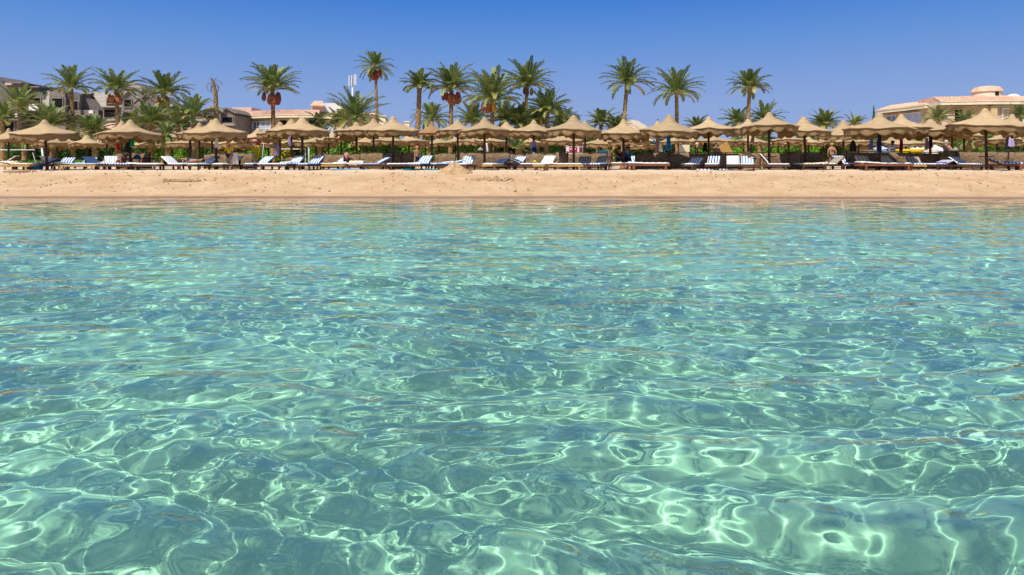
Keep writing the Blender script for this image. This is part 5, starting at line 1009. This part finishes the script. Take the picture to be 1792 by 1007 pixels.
draped(1313, 37.6, 'ochre patterned towel over the back of a blue striped lounger', 's_orange', 0.32, 0.8, 0.83, 0.3, 0.5)
hanging(412, 267, 288, 12, 36.95, 'cream patterned towel held low by the woman in yellow', 's_yellow', dy=0)
draped(625, 38.0, 'cream and yellow towel on the flat white lounger', 'cream', 0.62, 0.8, 0.47, 1.57, 0)
draped(20, 37.5, 'white and peach towel bunched on the pine lounger', 'cream', 0.6, 0.9, 0.45, 1.5, 0)
for px, D_, ln, m_, lb in ((612, 36.9, 2.1, 'skyblue', 'blue mat lying on the sand left of centre'), (736, 36.9, 2.0, 'teal', 'teal mat lying on the sand left of the sand mound'), (1242, 36.9, 2.3, 's_purple', 'violet and white towel lying on the sand'), (58, 37.2, 1.2, 'blue', 'bright blue bundle under the yellow towelled lounger')):
    b_ = base(px, D_); o = MB().box((0, 0, 0.03), (0.7, ln, 0.05)).build('beach_mat', M[m_], None, bevel=0.02); o.location = b_; o.rotation_euler = (0, 0, R(90)); tag(o, lb, 'beach mat')
    if px == 58: o.scale = (0.8, 0.6, 4)
# small things
def little_bag(px, D_, z, r, m_, lb, name='beach_bag', cat='bag'):
    b_ = base(px, D_); o = MB().lathe([(0.01, 0), (r, 0.01), (r * 1.12, r * 0.6), (r * 0.8, r * 1.2), (r * 0.3, r * 1.45), (0.01, r * 1.5)], 14, wob=lambda rr, z_, q, j: (rr * (1 + 0.12 * math.sin(2 * q + j)), z_)).build(name, M[m_], None, True)
    o.location = (b_.x, b_.y, b_.z + z); return tag(o, lb, cat)
little_bag(936, 38.2, 0.39, 0.09, 'yellow', 'lime yellow bag on a white mattress right of centre'); little_bag(1192, 37.7, 0.40, 0.07, 'green', 'green bag on the foot of a slate striped lounger'); little_bag(1090, 37.4, 0.0, 0.16, 'redwood', 'terracotta ball-shaped bag on the sand below the seated group')
little_bag(240, 38.6, 0.62, 0.16, 'blue', 'blue and white bag on the left table'); little_bag(115, 37.4, 0.0, 0.10, 'cream', 'pale rock under the long pine lounger', 'rock', 'rock')
tb_ = thing('beach_table', 'dark round table in front of the left windbreak', 'table', base(245, 38.4)); MB().lathe([(0.02, 0.58), (0.9, 0.58), (0.92, 0.61), (0.9, 0.64), (0.02, 0.64)], 20).build('tabletop', M['pole'], tb_)
for q in range(3): MB().tube([(0.5 * math.cos(q * 2.1), 0.5 * math.sin(q * 2.1), 0.6), (0.7 * math.cos(q * 2.1), 0.7 * math.sin(q * 2.1), -0.05)], 0.035, 6).build('leg', M['pole'], tb_)
lamp = thing('straw_lamp', 'small lamp with a straw hat shade left of the sunbather in blue', 'garden lamp', base(330, 44)); MB().tube([(0, 0, -.1), (0, 0, .42)], 0.04, 8).build('post', M['pole'], lamp); MB().lathe([(0.01, 0.66), (0.06, 0.63), (0.18, 0.52), (0.24, 0.38), (0.20, 0.38)], 16).build('lamp_shade', M['thatch'], lamp, True)
for px, D_, lb in ((841, 54, 'garden lamp with pale pointed shade behind the windbreak right of the sand mound'), (1672, 54, 'garden lamp with pale pointed shade right of the man in pink')):
    l_ = thing('garden_lamp', lb, 'garden lamp', base(px, D_)); MB().tube([(0, 0, -.1), (0, 0, 1.2)], 0.05, 8).build('post', M['pole'], l_); MB().lathe([(0.01, 1.55), (0.07, 1.5), (0.27, 1.32), (0.25, 1.28), (0.02, 1.27)], 12).build('lamp_shade', M['shingle'], l_, True)
net = thing('volleyball_net', 'white net band strung between posts at the left edge', 'volleyball net', base(20, 52)); z0_ = wz(262.5, 52) - net.location.z
MB().box((-0.4, 0, z0_), (4.4, 0.03, 0.05)).build('net_band', M['white'], net); MB().tube([(-2.6, 0, -0.1), (-2.6, 0, z0_ + 0.1)], 0.04, 8).build('post', M['metal'], net); MB().tube([(1.8, 0, -0.1), (1.8, 0, z0_ + 0.05)], 0.03, 8).build('post', M['pole'], net)
for px, y0, y1, D_, tl, lb, m_, r_ in ((77, 260, 281, 44, -0.13, 'pale slanting post left of the second front umbrella pole', 'white', 0.05), (541, 259, 285, 42, -0.02, 'white post between two navy striped loungers', 'metal', 0.045), (64, 268, 280, 45, -0.25, 'thin white curved rod left of the pale slanting post', 'metal', 0.018), (458, 252, 279, 42.6, 0.12, 'thin white pole right of the dark red towel', 'metal', 0.02)):
    b_ = base(px, D_); H_ = wz(y0, D_) - b_.z; o = MB().tube([(0, 0, -0.08), (tl * 0.4, 0, H_ * 0.5), (tl, 0, H_)], r_, 8).lathe([(0.001, 0), (r_ * 1.4, 0), (r_ * 1.4, 0.04), (0.001, 0.05)], 10, c=(tl, 0, H_ - 0.02)).build('post', M[m_], None, True); o.location = b_; tag(o, lb, 'post')
    o.name = 'white_post'
nb = thing('net_rail', 'white rail crossing behind the yellow blossom shrub', 'rail', base(512, 54)); z_ = wz(261, 54) - nb.location.z; MB().box((0, 0, z_), (2.0, 0.04, 0.07)).build('rail', M['metal'], nb)
for s_ in (-1, 1): MB().tube([(s_, 0.04, -0.1), (s_, 0.04, z_ + 0.03)], 0.03, 6).build('post', M['metal'], nb)
kk = thing('beach_kiosk', 'white and red kiosk behind the tall umbrella pole', 'kiosk', base(1005, 57)); zk = wz(257, 57) - kk.location.z
MB().box((0, 0, zk / 2), (1.35, 0.8, zk)).build('body', M['white_p'], kk, bevel=0.02); MB().box((-0.13, -0.42, zk - 0.25), (0.66, 0.03, 0.42)).build('red_panel', M['red'], kk); MB().box((0.5, -0.42, zk - 0.25), (0.26, 0.03, 0.42)).build('red_panel', M['maroon'], kk)
for dx_ in (-0.33, -0.16, 0.02): MB().box((dx_, -0.439, zk - 0.2), (0.09, 0.008, 0.12), ry=0.3).build('white_mark', M['white'], kk)
bt = thing('yellow_boat', 'yellow pedal boat behind the windbreak right of the man in white', 'boat', base(1592, 50)); bz = wz(262.5, 50) - bt.location.z
hull = MB().lathe([(0.02, -0.30), (0.5, -0.26), (0.72, 0.0), (0.66, 0.05), (0.5, -0.05), (0.02, -0.08)], 22, wob=lambda r, z, q, j: (r * (1 + 0.5 * abs(math.cos(q))), z)).build('hull', M['yellow'], bt, True); hull.location = (0, 0, bz)
for s_ in (-1, 1): MB().tube([(s_ * 0.7, 0, -0.05), (s_ * 0.4, 0, bz - 0.15)], 0.05, 6).build('trestle', M['pole'], bt)
for px, w_, m_, lb in ((1597, 24, 'white_p', 'white tent roof behind the yellow boat'), (1618, 14, 'cream', 'cream tent left of the mauve dress'), (1545, 30, 's_pale', 'pale blue beach tent behind the man in the white shirt'), (1636, 14, 'white_p', 'white louvred cabin right of the mauve dress'), (1512, 18, 'cream', 'cream patterned tent left of the dark blue clothes')):
    D_ = 58; t_ = thing('beach_tent', lb, 'tent', base(px, D_)); W2 = w_ * D_ / FPX; zt = wz(253.5, D_) - t_.location.z
    link_mesh('canvas', [(-W2 / 2, -1, 0.05), (W2 / 2, -1, 0.05), (W2 / 2, 1, 0.05), (-W2 / 2, 1, 0.05), (-W2 / 2, -1, zt - 0.45), (W2 / 2, -1, zt - 0.45), (W2 / 2, 1, zt - 0.45), (-W2 / 2, 1, zt - 0.45), (0, 0, zt)], [(0, 1, 5, 4), (1, 2, 6, 5), (2, 3, 7, 6), (3, 0, 4, 7), (4, 5, 8), (5, 6, 8), (6, 7, 8), (7, 4, 8)], M[m_], t_)
    pb = MB()
    for a_ in (-1, 1): pb.tube([(a_ * (W2 / 2 + 0.02), -1.03, -0.1), (a_ * (W2 / 2 + 0.02), -1.03, zt - 0.4)], 0.025, 5)
    pb.build('tent_poles', M['metal'], t_)
tub = MB().lathe([(0.01, 0), (0.42, 0), (0.5, 0.5), (0.52, 0.52), (0.46, 0.5), (0.4, 0.08), (0.01, 0.06)], 18).build('blue_tub', M['blue'], None, True); tub.location = base(1058, 52); tub.location.z += 0.7; tag(tub, 'blue tub on a stand left of the brown-haired bather', 'tub')
st_ = thing('tub_stand', 'low white stand under the blue tub', 'stand', base(1058, 52)); MB().box((0, 0, 0.67), (1.3, 0.9, 0.05)).build('top', M['white_p'], st_)
for a_ in (-1, 1):
    for b2 in (-1, 1): MB().box((a_ * 0.58, b2 * 0.38, 0.3), (0.06, 0.06, 0.68)).build('leg', M['pole'], st_)

# ============================================================ people
person(402, 37.0, 'woman in a yellow top and dark briefs standing at the shoreline row holding cloth', dict(head=(-.06, -.08, 1.54), crown=(-.07, -.08, 1.63), nose=(-.13, -.19, 1.50), neck=(-.02, -.03, 1.42), hl=(-.44, -.22, .92), el=(-.32, -.02, 1.08), hr=(.30, -.30, 1.0), kr=(.08, -.04, .50)), 'skin', 'hair_fair', (('shirt', 'yellow'), ('briefs', 'navy')), rz=-0.3, sc_=.93)
person(446, 39.0, 'person in a pink sun hat with a yellow scarf beside the dark red towel', dict(hl=(-.30, -.25, 1.15), hr=(.26, -.18, 1.05)), 'skin', 'hair', (('shirt', 'yellow'), ('shorts', 'cream')), rz=0.2, sc_=.97, hat='pink')
hanging(451, 256, 278, 7, 38.7, 'yellow scarf hanging from the shoulder of the person in a pink hat', 'yellow', 'scarf', 'scarf')
person(216, 38.7, 'dark-haired bather in a pink suit bending beside the left table', dict(pelvis=(-.10, 0, .46), belly=(0, -.06, .60), chest=(.12, -.14, .74), neck=(.22, -.2, .84), head=(.26, -.26, .95), crown=(.28, -.24, 1.04), nose=(.32, -.38, .93), sl=(.02, -.22, .80), el=(.22, -.34, .58), hl=(.42, -.42, .44), sr=(.26, -.06, .80), er=(.46, -.2, .60), hr=(.52, -.36, .46), kl=(-.28, -.38, .46), al=(-.24, -.44, .08), tl=(-.24, -.6, .04), kr=(.02, -.42, .46), ar=(0, -.46, .08), tr=(0, -.62, .04)), 'skin', 'hair', (('briefs', 'pink'), ('top', 'pink')), rz=0.3, z=0.02)
lie = dict(pelvis=(0, 0, .12), belly=(.16, 0, .13), chest=(.36, 0, .14), neck=(.52, 0, .15), head=(.66, 0, .16), crown=(.76, 0, .15), nose=(.66, -.04, .285), sl=(.42, -.17, .14), el=(.22, -.30, .10), hl=(.06, -.36, .08), sr=(.42, .17, .14), er=(.62, .30, .10), hr=(.80, .2, .12), kl=(-.42, -.10, .24), al=(-.80, -.12, .08), tl=(-.86, -.12, .20), kr=(-.46, .08, .12), ar=(-.86, .10, .07), tr=(-.90, .1, .20))
lb_ = person(334, 39.3, 'sunbather in blue swimwear lying on a flat lounger', lie, 'skin', 'hair', (('briefs', 'blue'), ('top', 'teal')), z=0.36)
person(730, 41.5, 'shirtless man standing behind the bright blue striped lounger', dict(head=(.02, -.02, 1.57)), 'skin', 'hair_fair', (('shorts', 'navy'),), rz=0.6, sc_=.80)
person(606, 39.2, 'bather in pink sitting with back to the sea on a lounger', SIT, 'skin', 'hair', (('shirt', 'pink'), ('shorts', 'maroon')), rz=2.6, z=0.40, sc_=.8)
person(1068, 42, 'tanned bather in a brown bikini leaning forward left of the seated group', dict(chest=(.06, -.12, 1.24), neck=(.10, -.2, 1.38), head=(.13, -.25, 1.49), crown=(.14, -.25, 1.58), nose=(.15, -.36, 1.47)), 'skin_dark', 'hair_fair', (('briefs', 'maroon'), ('top', 'maroon')), rz=0.8, sc_=.82)
person(1084, 38.9, 'person in a maroon shirt sitting left of the umbrella pole', SIT, 'skin', 'hair', (('shirt', 'maroon'), ('trousers', 'navy')), rz=0.7, z=0.40, sc_=.95)
person(1098, 38.9, 'person in a blue shirt sitting right of the umbrella pole', SIT, 'skin', 'hair', (('shirt', 'blue'), ('trousers', 'black')), rz=-0.5, z=0.40, sc_=.95)
person(1220, 41.6, 'shirtless man in profile left of the hanging black coat', dict(nose=(.0, -.125, 1.56)), 'skin', 'hair_grey', (('shorts', 'navy'),), rz=1.2, sc_=.93)
person(1253, 41.6, 'dark-haired shirtless man facing the sea right of the black coat', {}, 'skin', 'hair', (('shorts', 'navy'),), rz=-0.1, sc_=.92)
person(1456, 40.4, 'fair-haired woman in a dark bikini standing with back to the sea', dict(el=(-.27, .03, 1.12), hl=(-.25, -.02, .88), er=(.27, .03, 1.12), hr=(.25, -.02, .88)), 'skin', 'hair_fair', (('briefs', 'black'), ('top', 'black')), rz=3.1, sc_=.90)
person(1562, 41.4, 'dark-haired man in a white shirt reaching to the left', dict(el=(-.18, -.2, 1.16), hl=(-.15, -.46, 1.14), er=(.18, -.2, 1.16), hr=(.15, -.44, 1.12)), 'skin_dark', 'hair', (('shirt', 'white'), ('trousers', 'navy')), rz=-1.3, sc_=1.0)
person(1656, 40.6, 'grey-haired man in a pink shirt leaning over the sunlit windbreak', dict(hl=(-.10, -.34, 1.05), el=(-.26, -.16, 1.1), hr=(.12, -.34, 1.04), er=(.26, -.16, 1.1)), 'skin', 'hair_grey', (('shirt', 'pink'), ('trousers', 'maroon')), rz=0.1, sc_=1.0)

# ============================================================ sand mound and dug patches
md = MB(); g_ = random.Random(9); Dm = 34.9; bm0 = base(796, Dm)
ringsN, seg = 14, 40; vs = []
for j in range(ringsN + 1):
    f = j / ringsN; r_ = 0.02 + 0.98 * f
    for k in range(seg):
        q = 2 * math.pi * k / seg; rr = r_ * (0.98 + 0.10 * math.sin(2 * q + 1) + 0.05 * math.sin(5 * q))
        vs.append((0.86 * rr * math.cos(q), rr * math.sin(q) * 0.7, 0.56 * (1 - f) ** 0.95 * (1 + 0.12 * math.sin(4 * q + 3)) + g_.uniform(-0.025, 0.025) * (1 if j < ringsN else 0) - 0.04 * (j == ringsN) - 0.14 * math.sin(q) * -f))
md.add(vs, [(j * seg + k, (j + 1) * seg + k, (j + 1) * seg + (k + 1) % seg, j * seg + (k + 1) % seg) for j in range(ringsN) for k in range(seg)] + [tuple(range(seg))])
sm_ = mat('dug_damp_sand', (0.38, 0.235, 0.12), 0.95, 0.1, col2=(0.58, 0.38, 0.21), vscale=5, bump=0.03, bscale=12)
o = md.build('sand_mound', sm_, None, True); o.location = bm0; tag(o, 'pointed heap of dug sand in front of the loungers', 'sand mound')
for px, D_, rx_, lb, sx in ((855, 33.2, 1.3, 'flat dark patch of dug sand right of the sand mound', 0.5), (318, 33.0, 1.0, 'small dark patch of dug sand at the left', 0.4), (30, 35.6, 0.8, 'rough patch of dug sand near the left edge', 0.4)):
    pt = MB(); b_ = base(px, D_); g_ = random.Random(int(px)); sl = (gz(b_.x, D_ + 0.5) - gz(b_.x, D_ - 0.5))
    for k in range(170):
        a_ = g_.gauss(0, rx_ * 0.4); c_ = g_.gauss(0, sx * 0.4); pt.blob((a_, c_, sl * c_ + g_.uniform(0.0, 0.03)), (g_.uniform(.02, .09), g_.uniform(.02, .07), g_.uniform(.01, .03)), 7, 5, jit=0.15, seed=k)
    o = pt.build('dug_sand', sm_, None, True); o.location = b_ + Vector((0, 0, 0.02)); tag(o, lb, 'dug sand'); o['kind'] = 'stuff'

cl = MB(); g_ = random.Random(12)
for k in range(620):
    D_ = g_.uniform(30.6, 36.4); X_ = g_.uniform(-31, 31) * (D_ / 36); hx = g_.choice((0, 0, 1)); r_ = g_.uniform(0.012, 0.035) * (1.5 if k % 23 == 0 else 1)
    cx_ = round(X_ / 3.1) * 3.1 + g_.gauss(0, 0.5) if hx else X_
    cl.blob((cx_, D_, gz(cx_, D_) + r_ * 0.3 + 0.01), (r_ * g_.uniform(1, 2.2), r_ * 1.3, r_), 5, 4, jit=0.2, seed=k)
o = cl.build('sand_clods', sm_, None, True); tag(o, 'small dark clods of sand strewn over the slope of the beach', 'sand clods', kind='stuff')

for i, (x0, x1, yt) in enumerate(((20, 150, 234), (230, 330, 236), (440, 560, 238), (640, 760, 236), (770, 900, 235), (930, 1080, 234), (1180, 1300, 238), (1290, 1420, 236), (1400, 1520, 238), (1650, 1800, 238))):
    shrub(x0, x1, yt, 82, 'tall dense green planting far behind the umbrellas below %s' % nearest((x0 + x1) / 2), 'shrub', 'tall_shrub', 6500, 'leaf_dark' if i % 2 else 'leaf', 0, 'tall planting behind the hedges', size=0.14, depth=1.3)
